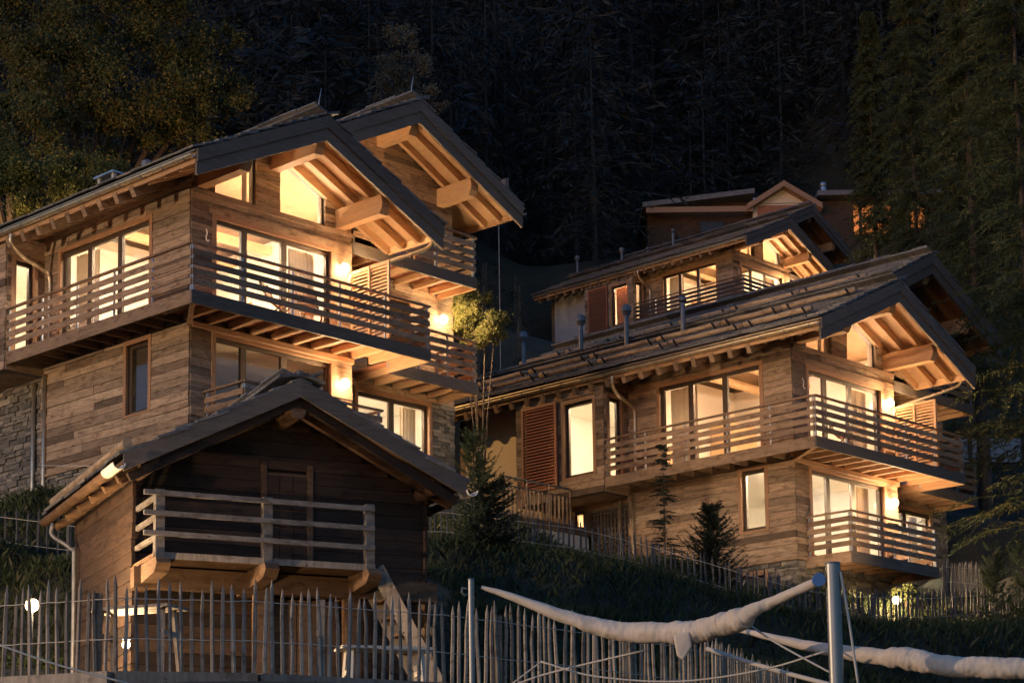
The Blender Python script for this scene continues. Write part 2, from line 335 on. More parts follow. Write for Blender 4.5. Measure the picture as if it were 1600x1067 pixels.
def railing(part, p0, p1, z, posts, n=4, mat=None):
    """posts, four boards and a hand rail from p0 to p1 (local xy)"""
    mat = RAIL_MAT[0]; p0, p1 = Vector((*p0, 0)), Vector((*p1, 0)); d = (p1 - p0); L = d.length; d.normalize()
    for i in range(n):
        zz = z + .20 + i * .215
        beam(part, 'rail_board', p0 + Vector((0, 0, zz)), p1 + Vector((0, 0, zz + rng.uniform(-.004, .004))), .028, .135, mat)
    s = Vector((d.y, -d.x, 0))
    beam(part, 'handrail', p0 - d * .02 + Vector((0, 0, z + 1.05)), p1 + d * .02 + Vector((0, 0, z + 1.05)), .085, .045, mat)
    for i in range(posts + 1):
        q = p0 + d * (L * i / posts if posts else 0); q = p0 + d * min(max((q - p0).length, .05), L - .05)
        nrm = Vector((-d.y, d.x, 0)) * .04
        box(part, 'post', (q.x + nrm.x - .02, q.y + nrm.y - .02, z - .2), (q.x + nrm.x + .02, q.y + nrm.y + .02, z + 1.03), 'post_steel')
def louvre(root, name, kind, c, u0, u1, z0, z1, n, mat, sgn=-1):
    P = (lambda u, d, z: (c + d, u, z)) if kind == 'side' else (lambda u, d, z: (u, c + d, z))
    m = MB(); w_ = .075; um = (u0 + u1) / 2
    for ua, ub, za, zb in ((u0, u1, z0, z0 + w_), (u0, u1, z1 - w_, z1), (u0, u0 + w_, z0 + w_, z1 - w_), (u1 - w_, u1, z0 + w_, z1 - w_)): m.box(P(ua, -.025, za), P(ub, .025, zb))
    f = m.build(name, mat, root)
    for i in range(n):
        zz = z0 + w_ + (z1 - z0 - 2 * w_) * (i + .5) / n; a, b = Vector(P(u0 + w_, 0, zz)), Vector(P(u1 - w_, 0, zz))
        o = beam(f, 'slat', a, b, .012, (z1 - z0) / n * .78, mat, upv=(-.75, 0, -1) if kind == 'side' else (0, -.75, -1))
    return f
def stonework(root, kind, c, u0, u1, z0, z1, holes=[], mat='stone'):
    m = MB(); z = z0
    while z < z1 - .02:
        h = min(rng.uniform(.06, .15), z1 - z)
        for p, q in holes_rows(u0, u1, z + h / 2, holes):
            u = p
            while u < q - .01:
                L = rng.uniform(.14, .5)
                if q - u - L < .12: L = q - u
                t = rng.uniform(.02, .085); j = rng.uniform(-.01, .01)
                if kind == 'side': m.box((c - t, u + .006, z + .006), (c + .02, u + L - .006, z + h - .004 + j))
                else: m.box((u + .006, c - t, z + .006), (u + L - .006, c + .02, z + h - .004 + j))
                u += L
        z += h
    m.build('stonework', mat, root, kind='stuff')
def slabs(roof, x_e, z_e, x_r, z_r, y0, y1, over=.05):
    """overlapping stone slabs from eave to ridge"""
    m = MB(); d = Vector((x_r - x_e, 0, z_r - z_e)); L = d.length; d.normalize(); nn = Vector((-d.z, 0, d.x));
    if nn.z < 0: nn = -nn
    s = -.08
    while s < L:
        y = y0 - over
        while y < y1:
            wd = rng.uniform(.28, .75); ln = .55; lift = rng.uniform(.0, .022)
            c = Vector((x_e, 0, z_e)) + d * (s + ln / 2 + rng.uniform(-.03, .03)) + nn * (.035 + lift) + Vector((0, y + wd / 2 + (rng.uniform(-.05, .03) if y < y0 else 0), 0))
            tilt = (nn * .05)
            X = d * ln - tilt; m.obox(c, X, Vector((0, wd - .012, 0)), nn * rng.uniform(.028, .05)); y += wd
        s += .34
    m.build('roof_slab', 'slate', roof, kind='stuff')
def gable_roof(root, xr, zr, half_l, half_r, sl, y0, y1, purl, wall_y, logs=(), rafter_x=None, label=None, rafters_left=True):
    TH = .10; VB = .16
    xl, xrr = xr - half_l, xr + half_r; zl, zrr = zr - sl * half_l, zr - sl * half_r; k = math.sqrt(1 + sl * sl)
    m = MB()   # decking, soffit seen from below
    m.prism([(xl, y0, zl - TH), (xr, y0, zr - TH), (xr, y0, zr - VB), (xl, y0, zl - VB)], (0, y1 - y0, 0)); m.prism([(xr, y0, zr - TH), (xrr, y0, zrr - TH), (xrr, y0, zrr - VB), (xr, y0, zr - VB)], (0, y1 - y0, 0))
    roof = m.build('roof', 'larch', root)
    m = MB(); m.prism([(xl, y0 + .05, zl - TH + .003), (xr, y0 + .05, zr - TH + .003), (xr, y0 + .05, zr), (xl, y0 + .05, zl)], (0, y1 - y0, 0)); m.prism([(xr, y0 + .05, zr - TH + .003), (xrr, y0 + .05, zrr - TH + .003), (xrr, y0 + .05, zrr), (xr, y0 + .05, zr)], (0, y1 - y0, 0)); m.build('roof_underlay', 'dark_fascia', roof)
    slabs(roof, xl, zl, xr, zr, y0, y1); slabs(roof, xrr, zrr, xr, zr, y0, y1)
    rc = MB()
    y = y0 - .08
    while y < y1:
        L = rng.uniform(.5, .9); rc.obox((xr - .12, y + L / 2, zr + .085), Vector((.42, 0, -.10)), Vector((0, L - .01, 0)), Vector((.01, 0, .04))); rc.obox((xr + .12, y + L / 2, zr + .075), Vector((.40, 0, .10)), Vector((0, L - .01, 0)), Vector((-.01, 0, .04))); y += L
    rc.build('ridge_slab', 'slate', roof, kind='stuff')
    RH = .20
    yy = y0 + .16
    while yy < wall_y + .05:   # rafters in the gable overhang, both slopes
        for sx in (-1, 1):
            e = xl if sx < 0 else xrr; ze = zl if sx < 0 else zrr
            beam(roof, 'rafter', (e - sx * .10, yy, ze - VB - RH * .5 * k + .10 * sl), (xr, yy, zr - VB - RH * .5 * k), .11, RH, 'larch')
        yy += .56
    yy = wall_y + .45
    while yy < y1 - .3 and rafters_left:    # rafter tails under the long eave
        beam(roof, 'rafter', (xl + .02, yy, zl - VB - .12 - RH * .5 * k + .02 * sl), (xl + 1.6, yy, zl + 1.6 * sl - VB - .12 - RH * .5 * k), .14, RH + .05, 'rail_wood')
        yy += .62
    for px_, ph, ml in purl:
        zt = zr - sl * abs(px_ - xr) - VB - RH * k - .01
        mm = MB(); yf = y0 + .17
        mm.prism([(px_ - .13, yf + .05, zt), (px_ - .13, yf, zt - ph * .45), (px_ - .13, yf + .02, zt - ph * .7), (px_ - .13, yf + .10, zt - ph), (px_ - .13, wall_y + .3, zt - ph), (px_ - .13, wall_y + .3, zt)], (.26, 0, 0)); mm.build('purlin', ml, roof)
    # verge boards, stepped in two layers
    for sx in (-1, 1):
        e = xl if sx < 0 else xrr; ze = zl if sx < 0 else zrr
        for h0, h1, off, in_ in ((0.01, .30, .07, 0), (.305, .60, .03, .02)):
            mm = MB(); mm.prism([(e, y0 - off, ze - h0), (xr, y0 - off, zr - h0), (xr, y0 - off, zr - h1), (e, y0 - off, ze - h1)], (0, .05 + off - .03 + in_, 0)); mm.build('verge_board', 'dark_fascia', roof)
    # eave fascia + gutter with brackets, both sides
    for sx in (-1, 1):
        e = xl if sx < 0 else xrr; ze = zl if sx < 0 else zrr
        box(roof, 'eave_board', (e + (0 if sx < 0 else -.05), y0 + .03, ze - .31), (e + (.05 if sx < 0 else 0), y1, ze - VB + .02), 'larch')
        gm = MB(); r = .078; gx, gzz = e + sx * .09, ze - .15; n = 8
        prof = [(math.cos(math.pi + math.pi * i / n) * r, math.sin(math.pi + math.pi * i / n) * r) for i in range(n + 1)]
        prof = prof + [(p[0] * .9, p[1] * .9) for p in reversed(prof)]
        gm.prism([(gx + p[0], y0 - .02, gzz + p[1]) for p in prof], (0, y1 - y0 + .02, 0)); gm.build('gutter', 'copper', roof)
        yy = y0 + .25; br = MB()
        while yy < y1:
            br.tube([(gx + math.cos(a) * (r + .012), yy, gzz + math.sin(a) * (r + .012)) for a in [math.pi * (1 + i / 8) for i in range(9)]], .012, 5)
            br.tube([(gx - sx * (r + .012), yy, gzz), (e, yy, gzz + .07)], .010, 5); yy += .78
        br.build('gutter_bracket', 'zinc', roof, kind='stuff')
        mm = MB(); mm.prism([(e - sx * .02, y0 - .04, ze - .03), (e + sx * .08, y0 - .04, ze - .055), (e + sx * .08, y0 - .04, ze - .07), (e - sx * .02, y0 - .04, ze - .045)], (0, y1 - y0, 0)); mm.build('drip_edge', 'copper', roof)
    for off in logs:
        y = y0 + .35 + rng.uniform(0, .4); x_ = xl + off; z_ = zl + sl * off + .23
        while y < y1 - 1:
            L = rng.uniform(2.0, 2.7); lg = MB(); r0 = rng.uniform(.066, .08); npt = 7
            lg.tube([(x_ + rng.uniform(-.012, .012), y + (L - .05) * i / (npt - 1), z_ + rng.uniform(-.01, .01)) for i in range(npt)], [r0 * rng.uniform(.93, 1.05) for _ in range(npt)], 9)
            lo = lg.build('snow_log', 'log_wood', roof, True)
            for q in (.2, L - .3): beam(roof, 'log_bracket', (x_ - .16, y + q, z_ + .02), (x_ + .12, y + q, z_ - .2), .05, .03, 'dark_metal')
            y += L
    return roof
def wall_lamp(M, x, y, z, label, k=1.0, facing='gable'):
    """square back plate, arm, cap and glowing globe"""
    t = thing('wall_lamp', label, 'lamp', M @ Vector((x, y, z)), 0, 'lit wall lamps'); t.rotation_euler = (0, 0, YAW)
    dy = -1 if facing == 'gable' else 0
    box(t, 'back_plate', (-.05, -.035, -.10), (.05, .0, .10), 'dark_metal'); box(t, 'arm', (-.015, -.12, .06), (.015, -.035, .085), 'dark_metal'); rod(t, 'cap', (0, -.14, .085), (0, -.14, .115), .075, 'dark_metal')
    g = MB(); bm = bmesh.new(); bmesh.ops.create_uvsphere(bm, u_segments=12, v_segments=8, radius=.105)
    me = bpy.data.meshes.new('globe'); bm.to_mesh(me); bm.free(); me.materials.append(MATS['globe_light']); link('globe', me, t, (0, -.16, -.03)); return t
YAW = math.radians(46.5)
def chalet(label, origin, side_win, small_win, opt):
    root = thing('chalet', label, 'chalet', origin, YAW, 'timber chalets on the slope')
    M = Matrix.Translation(Vector(origin)) @ Matrix.Rotation(YAW, 4, 'Z')
    J = opt.get('joined', False); lit = opt['lit']; RAIL_MAT[0] = 'window_frame' if J else 'rail_wood'
    W, WB, YB = 4.85, 9.8, 1.5; LS = 5.72; XR, ZR, SL = 2.42, 4.74, .47; XB, ZB, SB = 7.2, 6.98, .50
    BOT = -8.5
    und = lambda x: ZR - SL * abs(x - XR) - .17
    undB = lambda x: ZB - SB * abs(x - XB) - .17
    # ---- walls of the front volume
    sw = [(side_win[0], side_win[1], .02, 2.52), (small_win[0], small_win[1], -1.98, -.33)]
    s = wallmesh(root, 'side_wall', 'side', 0, .24, 0, LS, -2.9, und(0), sw, 'dark_fascia')
    clad(s, 'side', 0, -.03, LS, -2.9, und(0) - .02, [(a - .1, b + .1, c - .04, d + .1) for a, b, c, d in sw], joined=J, ends=(0, .05), rh=.185)
    gh = [(.70, 4.18, .02, 2.33), (.70, 4.17, -2.8, -.42)]
    g1, g2, g3, g4 = .66, 1.88, 2.60, 4.0; ZS = 2.92
    tops = [[(0, ZS), (g1, ZS), (g1, und(g1)), (0, und(0))], [(g2, ZS), (g3, ZS), (g3, und(g3)), (XR, und(XR)), (g2, und(g2))], [(g4, ZS), (W, ZS), (W, und(W)), (g4, und(g4))]]
    tops += [[(g1, und(g1) - .12), (g2, und(g2) - .12), (g2, und(g2)), (g1, und(g1))], [(g3, und(g3) - .12), (g4, und(g4) - .12), (g4, und(g4)), (g3, und(g3))]]
    g = wallmesh(root, 'gable_wall', 'gable', 0, .24, .242, W, -2.9, ZS, gh, 'dark_fascia', tops)
    lim = lambda z, a, b: (a, b) if z < und(0) else (max(a, XR - (ZR - .17 - z) / SL), min(b, XR + (ZR - .17 - z) / SL))
    clad(g, 'gable', 0, 0, W, -2.9, ZR - .2, [(a - .1, b + .1, c - .04, d + .1) for a, b, c, d in gh] + [(g1, g2, ZS - .03, 9), (g3, g4, ZS - .03, 9)], lim=lim, joined=J, rh=.185, mat='old_planks')
    box(g, 'sill_beam', (.02, -.075, ZS - .12), (W, -.045, ZS), 'rail_wood'); box(g, 'corner_board', (-.034, -.05, -2.9), (.0, -.02, und(0) - .1), 'rail_wood') if False else None
    box(g, 'lintel', (.5, -.07, 2.44), (W - .05, -.046, 2.60), 'rail_wood'); box(g, 'lintel', (.4, -.10, -.34), (W, -.046, -.20), 'rail_wood')
    # raking gable glazing
    for a, b in ((g1, g2), (g3, g4)):
        za, zb = und(a) - .12, und(b) - .12; fw = .06; mm = MB()
        poly = [(a, ZS), (b, ZS), (b, zb), (a, za)]; cx = sum(p[0] for p in poly) / 4; cz = sum(p[1] for p in poly) / 4
        inn = [(a + fw, ZS + fw), (b - fw, ZS + fw), (b - fw, zb - fw * 1.1), (a + fw, za - fw * 1.1)]
        for i in range(4):
            p, q, r_, s_ = poly[i], poly[(i + 1) % 4], inn[(i + 1) % 4], inn[i]
            mm.prism([(p[0], .04, p[1]), (q[0], .04, q[1]), (r_[0], .04, r_[1]), (s_[0], .04, s_[1])], (0, .09, 0))
        f = mm.build('gable_window', 'window_frame', root); mm = MB(); mm.prism([(u, .08, z) for u, z in inn], (0, .008, 0)); mm.build('pane', 'glass', f)
        if a < 2:
            mm = MB(); n = 10; V = [(b - .15 + .014 * i, .32 + .035 * math.sin(i * 2), z) for z in (ZS + .05, zb - .1) for i in range(n + 1)]; mm.add(V, [(i, i + 1, n + 2 + i, n + 1 + i) for i in range(n)]); mm.build('curtain', 'curtain', f, True)
    window(root, 'gable', 0, .70, 4.18, .02, 2.33, (.255, .60), [(3.15, 3.95, 'curtain')], 'glazed_door')
    window(root, 'gable', 0, .70, 4.17, -2.8, -.42, (.255, .60), [(3.2, 3.9, 'curtain')] if 'low' in lit else None, 'glazed_door')
    cu = [(side_win[1] - 1.05, side_win[1] - .1, 'curtain'), (side_win[0] + .1, side_win[0] + .3, 'curtain')]
    if opt.get('red'): cu = [(side_win[1] - 1.1, side_win[1] - .75, 'red_curtain'), (side_win[0] + 1.3, side_win[0] + 2.0, 'red_curtain')]
    window(root, 'side', 0, *side_win, .02, 2.52, (.36, .70), cu, 'balcony_window')
    window(root, 'side', 0, *small_win, -1.98, -.33, (), None, 'window')
    e = MB(); e.box((W - .24, .242, -2.9), (W, YB, und(W))); e.build('return_wall', 'rail_wood', root)
    # ---- rear volume
    bh = [(6.39, 8.87, -2.1, -.42), (5.7, 8.2, .02, 2.2), (5.7, 8.4, 2.80, 4.9)]
    bt = [[(W, 4.6), (WB, 4.6), (WB, undB(WB)), (XB, undB(XB)), (W, undB(W))]]
    wallmesh(root, 'stone_wall', 'gable', YB, .24, W, WB, BOT, -.3, bh[:1], 'dark_fascia')
    stonework(root, 'gable', YB, W, WB, BOT if not J else -5, -.3, [(6.25, 9.0, -2.2, -.28)])
    b_ = wallmesh(root, 'rear_gable_wall', 'gable', YB, .24, W, WB, -.3, 4.9, bh[1:], 'dark_fascia', [[(W, 4.9), (WB, 4.9), (WB, undB(WB)), (XB, undB(XB)), (W, undB(W))]])
    limB = lambda z, a, b: (a, b) if z < undB(WB) else (max(a, XB - (ZB - .17 - z) / SB), min(b, XB + (ZB - .17 - z) / SB))
    clad(b_, 'gable', YB, W, WB, -.3, ZB - .2, [(a - .1, b + .1, c - .04, d + .1) for a, b, c, d in bh[1:]], lim=limB, joined=True, mat='old_planks')
    window(root, 'gable', YB, 6.39, 8.87, -2.1, -.42, (.5,), [(8.2, 8.75, 'curtain')] if 'blow' in lit else None)
    window(root, 'gable', YB, 5.7, 8.2, .02, 2.2, (.5,), None, 'glazed_door'); window(root, 'gable', YB, 5.7, 8.4, 2.80, 4.9, (.5,), None, 'glazed_door')
    e = MB(); e.box((WB - .24, YB + .242, BOT), (WB, 12.5, undB(WB))); e.box((W, YB + .242, 2.5), (W + .2, 12.5, undB(W) - .02)); e.box((0, 12.26, BOT), (WB - .242, 12.5, 2.9)); e.build('back_wall', 'rail_wood', root)
    # ---- bay over the long wall, stucco beyond it
    BX = -1.1; B0, B1 = LS, 9.04; bz0, bz1 = -.42, und(BX) - .02
    bw = [(6.07, 7.15, .15, 2.30)]
    y_ = wallmesh(root, 'bay_wall', 'side', BX, .2, B0, B1, bz0, bz1, bw, 'dark_fascia')
    clad(y_, 'side', BX, B0 - .03, B1, bz0, bz1, [(5.98, 7.25, .09, 2.40), (7.38, 8.82, -.12, 2.47)], joined=J, ends=(0, .04))
    bs = [(-.88, -.36, .02, 2.33)]
    y2 = wallmesh(root, 'bay_side_wall', 'gable', B0, .2, BX + .202, 0, bz0, bz1 + .2, bs, 'dark_fascia')
    clad(y2, 'gable', B0, BX, -.03, bz0, bz1 + .02, [(-.96, -.28, 0, 2.42)], joined=J)
    window(root, 'side', BX, 6.07, 7.15, .15, 2.30, (), [(6.12, 6.28, 'curtain')] + ([(6.3, 7.1, 'red_curtain')] if opt.get('red_bay') else [])); window(root, 'gable', B0, -.88, -.36, .02, 2.33, (), [(-.86, -.5, 'red_curtain')] if opt.get('red_bay') else None)
    louvre(root, 'shutter', 'side', BX - .09, 7.42, 8.78, -.08, 2.44, 26, 'red_wood')
    e = MB(); e.box((BX + .2, B0 + .2, bz0), (0, B1, bz0 + .12)); e.box((BX + .202, B1 - .2, bz0 + .12), (0, B1, bz1)); e.build('bay_floor', 'rail_wood', root)
    st = wallmesh(root, 'stucco_wall', 'side', 0, .24, B1, 12.26, -3.2, und(0), [(10.4, 11.5, -.2, .5)] if opt.get('smallwin') else [], 'grey_stucco' if opt.get('grey') else 'stucco')
    if opt.get('smallwin'): window(root, 'side', 0, 10.4, 11.5, -.2, .5, (), None, trim=False, mat='white_plastic')
    if opt.get('stone_low'):
        wallmesh(root, 'lower_wall', 'side', .1, .2, LS, 12.26, BOT, bz0 + .02, [], 'stone'); stonework(root, 'side', .1, LS - .02, 12.26, -6.5, bz0)
    else:
        q = wallmesh(root, 'lower_wall', 'side', .1, .2, LS, 12.26, BOT, bz0 + .02, [(7.55, 7.95, -2.3, -.55)], 'rail_wood'); window(q, 'side', .1, 7.55, 7.95, -2.3, -.55, (), None, 'door', trim=False) if False else window(root, 'side', .1, 7.55, 7.95, -2.3, -.55, (), None, 'window', trim=False)
        lt = thing('lattice', None, None) if False else None
        f = MB(); f.box((.02, 5.75, -2.4), (.09, 7.3, -2.33)); f.box((.02, 5.75, -.7), (.09, 7.3, -.63)); fo = f.build('lattice_panel', 'dark_fascia', root)
        for i in range(12): box(fo, 'slat', (.03, 5.78 + i * .128, -2.33), (.07, 5.84 + i * .128, -.7), 'dark_fascia')
        for i in range(10): box(fo, 'slat', (.0, 5.75, -2.28 + i * .165), (.03, 7.3, -2.24 + i * .165), 'dark_fascia')
    # ---- stone base of the front volume
    wallmesh(root, 'base_wall', 'side', .02, .24, .02, LS, BOT, -2.9, [(1.05, 1.75, -4.9, -3.22)] if opt.get('cellar') else [], 'stone'); wallmesh(root, 'base_wall', 'gable', .02, .24, .262, W, BOT, -2.9, [], 'stone')
    sb = MB(); sb.box((-.09, -.09, -2.93), (.0, LS, -2.87)); sb.box((.0, -.09, -2.93), (.7, -.0, -2.87)); sb.build('base_trim', 'rail_wood', root)
    if not J:
        stonework(root, 'side', .02, -.03, LS, -6.2, -2.93, [(.95, 1.85, -4.9, -3.1)] if opt.get('cellar') else []); stonework(root, 'gable', .02, -.03, W, -6.2, -2.93)
    if opt.get('cellar'):
        dr = box(root, 'cellar_door', (.1, 1.05, -4.9), (.16, 1.75, -3.22), 'dark_fascia'); box(root, 'door_lintel', (-.06, .93, -3.22), (.05, 1.87, -3.08), 'window_trim'); box(root, 'door_jamb', (-.05, .93, -4.9), (.05, 1.05, -3.22), 'window_trim')
    # ---- roofs
    gable_roof(root, XR, ZR, 3.72, 3.72, SL, -1.87, 12.6 if not opt.get('long') else 14.5, [(.26, .38, 'larch'), (XR, .46, 'larch'), (4.45, .46, 'larch')], 0, opt.get('logs', (.55, 2.3)))
    gable_roof(root, XB, ZB, 3.75, 3.75, SB, 0.0, 12.8 if not opt.get('long') else 14.7, [(W + .3, .46, 'larch'), (XB, .46, 'larch'), (9.35, .46, 'larch')], YB, (1.2,) if opt.get('long') else (), rafters_left=False)
    # ---- balconies
    def deck(x0, x1, y0, y1, z, jd='y', jmat='larch'):
        m = MB(); k = x0 if jd == 'y' else y0
        n = int(((y1 - y0) if jd == 'y' else (x1 - x0)) / .14)
        for i in range(n):
            if jd == 'y': a = y0 + (y1 - y0) * i / n; m.box((x0, a + .004, z - .035), (x1, a + (y1 - y0) / n - .004, z))
            else: a = x0 + (x1 - x0) * i / n; m.box((a + .004, y0, z - .035), (a + (x1 - x0) / n - .004, y1, z))
        d = m.build('balcony', 'red_wood', root)
        if jd == 'y':
            a = x0 + .3
            while a < x1 - .1: box(d, 'joist', (a - .05, y0 + .03, z - .20), (a + .05, y1 - .02, z - .04), jmat); a += .62
        else:
            a = y0 + .3
            while a < y1 - .1: box(d, 'joist', (x0 + .03, a - .05, z - .20), (x1 - .02, a + .05, z - .04), jmat); a += .62
        return d
    DA, DB = -1.5, -1.1
    d = deck(DB + .05, 6.05, DA + .05, -.0, 0)
    box(d, 'fascia_board', (DB, DA, -.31), (6.08, DA + .05, -.015), 'dark_fascia'); box(d, 'fascia_board', (6.03, DA + .052, -.31), (6.08, .02, -.015), 'larch')
    beam(d, 'hip_joist', (DB + .06, DA + .06, -.22), (-.02, -.02, -.22), .12, .16, 'larch')
    railing(d, (DB + .02, DA + .02), (6.06, DA + .02), 0, 5, mat='rail_wood'); railing(d, (6.06, DA + .06), (6.06, 0.0), 0, 1)
    box(d, 'ledger', (.0, -.12, -.33), (W, -.075, -.215), 'larch')
    d = deck(DB + .05, 0, 0.004, LS - .03, 0, 'x', 'rail_wood')
    box(d, 'fascia_board', (DB - .001, DA + .054, -.31), (DB + .049, LS - .03, -.015), 'rail_wood'); railing(d, (DB + .02, LS - .04), (DB + .02, DA + .06), 0, 5)
    d = deck(6.09, 9.17, .05, YB, 0); box(d, 'fascia_board', (6.085, 0, -.31), (9.22, .05, -.015), 'dark_fascia'); box(d, 'fascia_board', (9.17, .052, -.31), (9.22, YB, -.015), 'larch')
    railing(d, (6.15, .02), (9.2, .02), 0, 3); railing(d, (9.2, .06), (9.2, YB - .02), 0, 1)
    d = deck(W + .1, 9.17, .05, YB, 2.78); box(d, 'fascia_board', (W + .05, 0, 2.47), (9.22, .05, 2.765), 'dark_fascia'); box(d, 'fascia_board', (9.17, .052, 2.47), (9.22, YB, 2.765), 'larch')
    railing(d, (W + .1, .02), (9.2, .02), 2.78, 3); railing(d, (9.2, .06), (9.2, YB - .02), 2.78, 1)
    d = deck(.40, 4.45, DA + .05, -.0, -2.83); box(d, 'fascia_board', (.35, DA, -3.14), (4.5, DA + .05, -2.845), 'dark_fascia'); box(d, 'fascia_board', (.35, DA + .052, -3.14), (.40, -.02, -2.845), 'rail_wood'); box(d, 'fascia_board', (4.45, DA + .052, -3.14), (4.5, -.02, -2.845), 'larch')
    railing(d, (.37, DA + .02), (4.48, DA + .02), -2.83, 3); railing(d, (.37, -.08), (.37, DA + .06), -2.83, 1); railing(d, (4.48, DA + .06), (4.48, -.08), -2.83, 1)
    # ---- screen, rain pipes
    louvre(root, 'privacy_screen', 'side', W - .04, DA + .08, -.06, .06, 1.95, 20, 'larch'); box(root, 'screen_post', (W - .08, -.75, .06), (W - .0, -.69, 1.95), 'larch')
    tube_obj(root, 'rain_pipe', spline([(-1.39, 5.1, 2.72), (-1.36, 5.14, 2.5), (-1.0, 5.25, 2.3), (-.25, 5.38, 2.1), (-.09, 5.4, 1.9), (-.09, 5.4, 1.2), (-.09, 5.4, 0)], 6), .05, 'copper', 9)
    tube_obj(root, 'rain_pipe', [(-.02, 6.1, -.5), (-.02, 6.1, -6.0)], .055, 'copper', 9); tube_obj(root, 'rain_pipe', [(-.08, 5.55, -.4), (-.08, 5.55, -6.0)], .055, 'copper', 9)
    tube_obj(root, 'rain_pipe', spline([(6.2, -1.45, 2.8), (6.17, -1.4, 2.62), (5.95, -1.2, 2.45), (4.95, -.22, 1.98), (4.74, -.10, 1.8), (4.74, -.09, 1.4)], 6), .045, 'copper', 9)
    tube_obj(root, 'wall_hook', spline([(.40, -.06, 2.02), (.38, -.12, 1.9), (.34, -.13, 1.78), (.36, -.16, 1.70), (.42, -.14, 1.74)], 4), .012, 'white_plastic', 5)
    # ---- flues
    for (fx, fy, fh, cap) in opt.get('flues', []):
        bz = und(fx) + .1 if fx < 4.7 else undB(fx) + .1
        o = rod(root, 'flue', (fx, fy, bz), (fx, fy, bz + fh), .075, 'dark_zinc', 12)
        rod(o, 'flue_cap', (0, 0, .44), (0, 0, .5), 1.0, 'zinc') if False else None
        if cap: m = MB(); m.tube([(fx, fy, bz + fh - .02), (fx, fy, bz + fh + .12), (fx, fy, bz + fh + .28), (fx, fy, bz + fh + .34)], [.09, .16, .15, .04], 8); m.build('flue_cap', 'dark_zinc', root)
        else: rod(root, 'flue_cap', (fx, fy, bz + fh + .05), (fx, fy, bz + fh + .2), .13, 'dark_zinc', 12, .7)
        rod(root, 'flue_collar', (fx, fy, bz - .1), (fx, fy, bz + .14), .14, 'dark_zinc', 12, .6)
    # ---- rooms behind the glass with their ceiling lamps
    def room(x0, x1, y0, y1, z0, z1, lamps, mat='room_light', skip=()):
        m = MB(); t = .04
        m.box((x0, y0, z0 - t), (x1, y1, z0))
        m.box((x0, y1, z0), (x1, y1 + t, z1)); m.box((x1, y0, z0), (x1 + t, y1, z1))
        if 'x0' in skip: m.box((x0 - t, y0, z0), (x0, y1, z1))
        if 'y0' in skip: m.box((x0, y0 - t, z0), (x1, y0, z1))
        if 'top' not in skip: m.box((x0, y0, z1), (x1, y1, z1 + t))
        r = m.build('room', 'interior', root)
        for (lx, ly, lz) in lamps:
            o = rod(r, 'ceiling_lamp', (lx, ly, lz - .03), (lx, ly, lz), .16, mat, 14)
        return r
    fz = MB(); fz.box((3.3, 4.6, 0), (4.55, 5.35, 2.1)); fz.box((.5, 4.9, 0), (1.6, 5.35, .9)); fz.box((4.1, 1.6, 0), (4.55, 3.0, .85)); fz.build('cabinet', 'interior_wood', root)
    for q in (1.2, 2.6, 4.0): box(root, 'ceiling_beam', (.3, q, 2.95), (4.55, q + .16, 3.15), 'interior_wood')
    box(root, 'picture', (4.55, 3.4, 1.3), (4.575, 4.2, 1.9), 'red_curtain')
    if 'main' in lit:
        room(.26, 4.58, .26, 5.4, .0, 3.3, [(2.4, .55, 2.72), (.6, 2.6, 2.85), (3.6, .6, 2.72)], opt.get('mainmat', 'room_light'), ('top',))
    else: room(.26, 4.58, .26, 5.4, .0, 3.3, [], skip=('top',))
    room(BX + .22, 3.0, B0 + .22, B1 - .22, -.2, 2.6, [(-.45, 6.7, 2.59)] if 'bay' in lit else [], opt.get('baymat', 'room_light'))
    room(.28, 4.58, .26, 5.4, -2.8, -.25, [(2.4, .42, -.26), (.46, 1.35, -.26)] if 'low' in lit else [])
    room(W + .1, 9.5, YB + .26, 6, -2.7, -.25, [(7.6, 1.92, -.26)] if 'blow' in lit else [])
    if 'strip' in lit: room(.32, 2, 7.2, 8.4, -2.4, -.5, [(.6, 7.75, -.52)], 'dim_room_light', ('y0',))
    if 'stucco' in lit: room(.26, 3, 9.4, 12.2, -.8, 2.5, [(.7, 10.9, 2.4)], 'dim_room_light', ('y0',))
    return root, M
Lr, LM = chalet('large timber chalet behind the dark barn, brightest lit balcony', (-7.133, 45.299, 13.233), (1.46, 5.0), (1.46, 2.3),
    dict(lit=('main', 'bay', 'blow'), stone_low=True, logs=(), flues=[(2.9, 5.6, 1.0, True)]))
Rr, RM = chalet('timber chalet on the right with red louvred shutter and three balconies', (7.545, 54.168, 11.842), (1.02, 4.52), (.95, 1.74),
    dict(lit=('main', 'bay', 'low', 'blow', 'strip', 'small'), cellar=True, long=True, mainmat='room_light_warm', flues=[(2.0, 7.4, 1.15, True), (1.7, 5.0, 1.1, False), (2.6, 12.2, 1.3, True), (2.3, 9.5, 1.2, True)]))
Ur, UM = chalet('smaller upper timber chalet higher up behind the right one', (11.463, 102.567, 29.935), (1.02, 4.52), (.95, 1.74),
    dict(lit=('main', 'bay', 'stucco'), mainmat='room_light_warm', joined=True, grey=True, smallwin=True, red_bay=True, baymat='room_light_warm', logs=(), flues=[(3.0, 13.2, 1.6, True), (3.0, 9.9, 1.3, True), (3.2, 8.2, 1.2, False), (3.2, 6.4, 1.8, False)]))
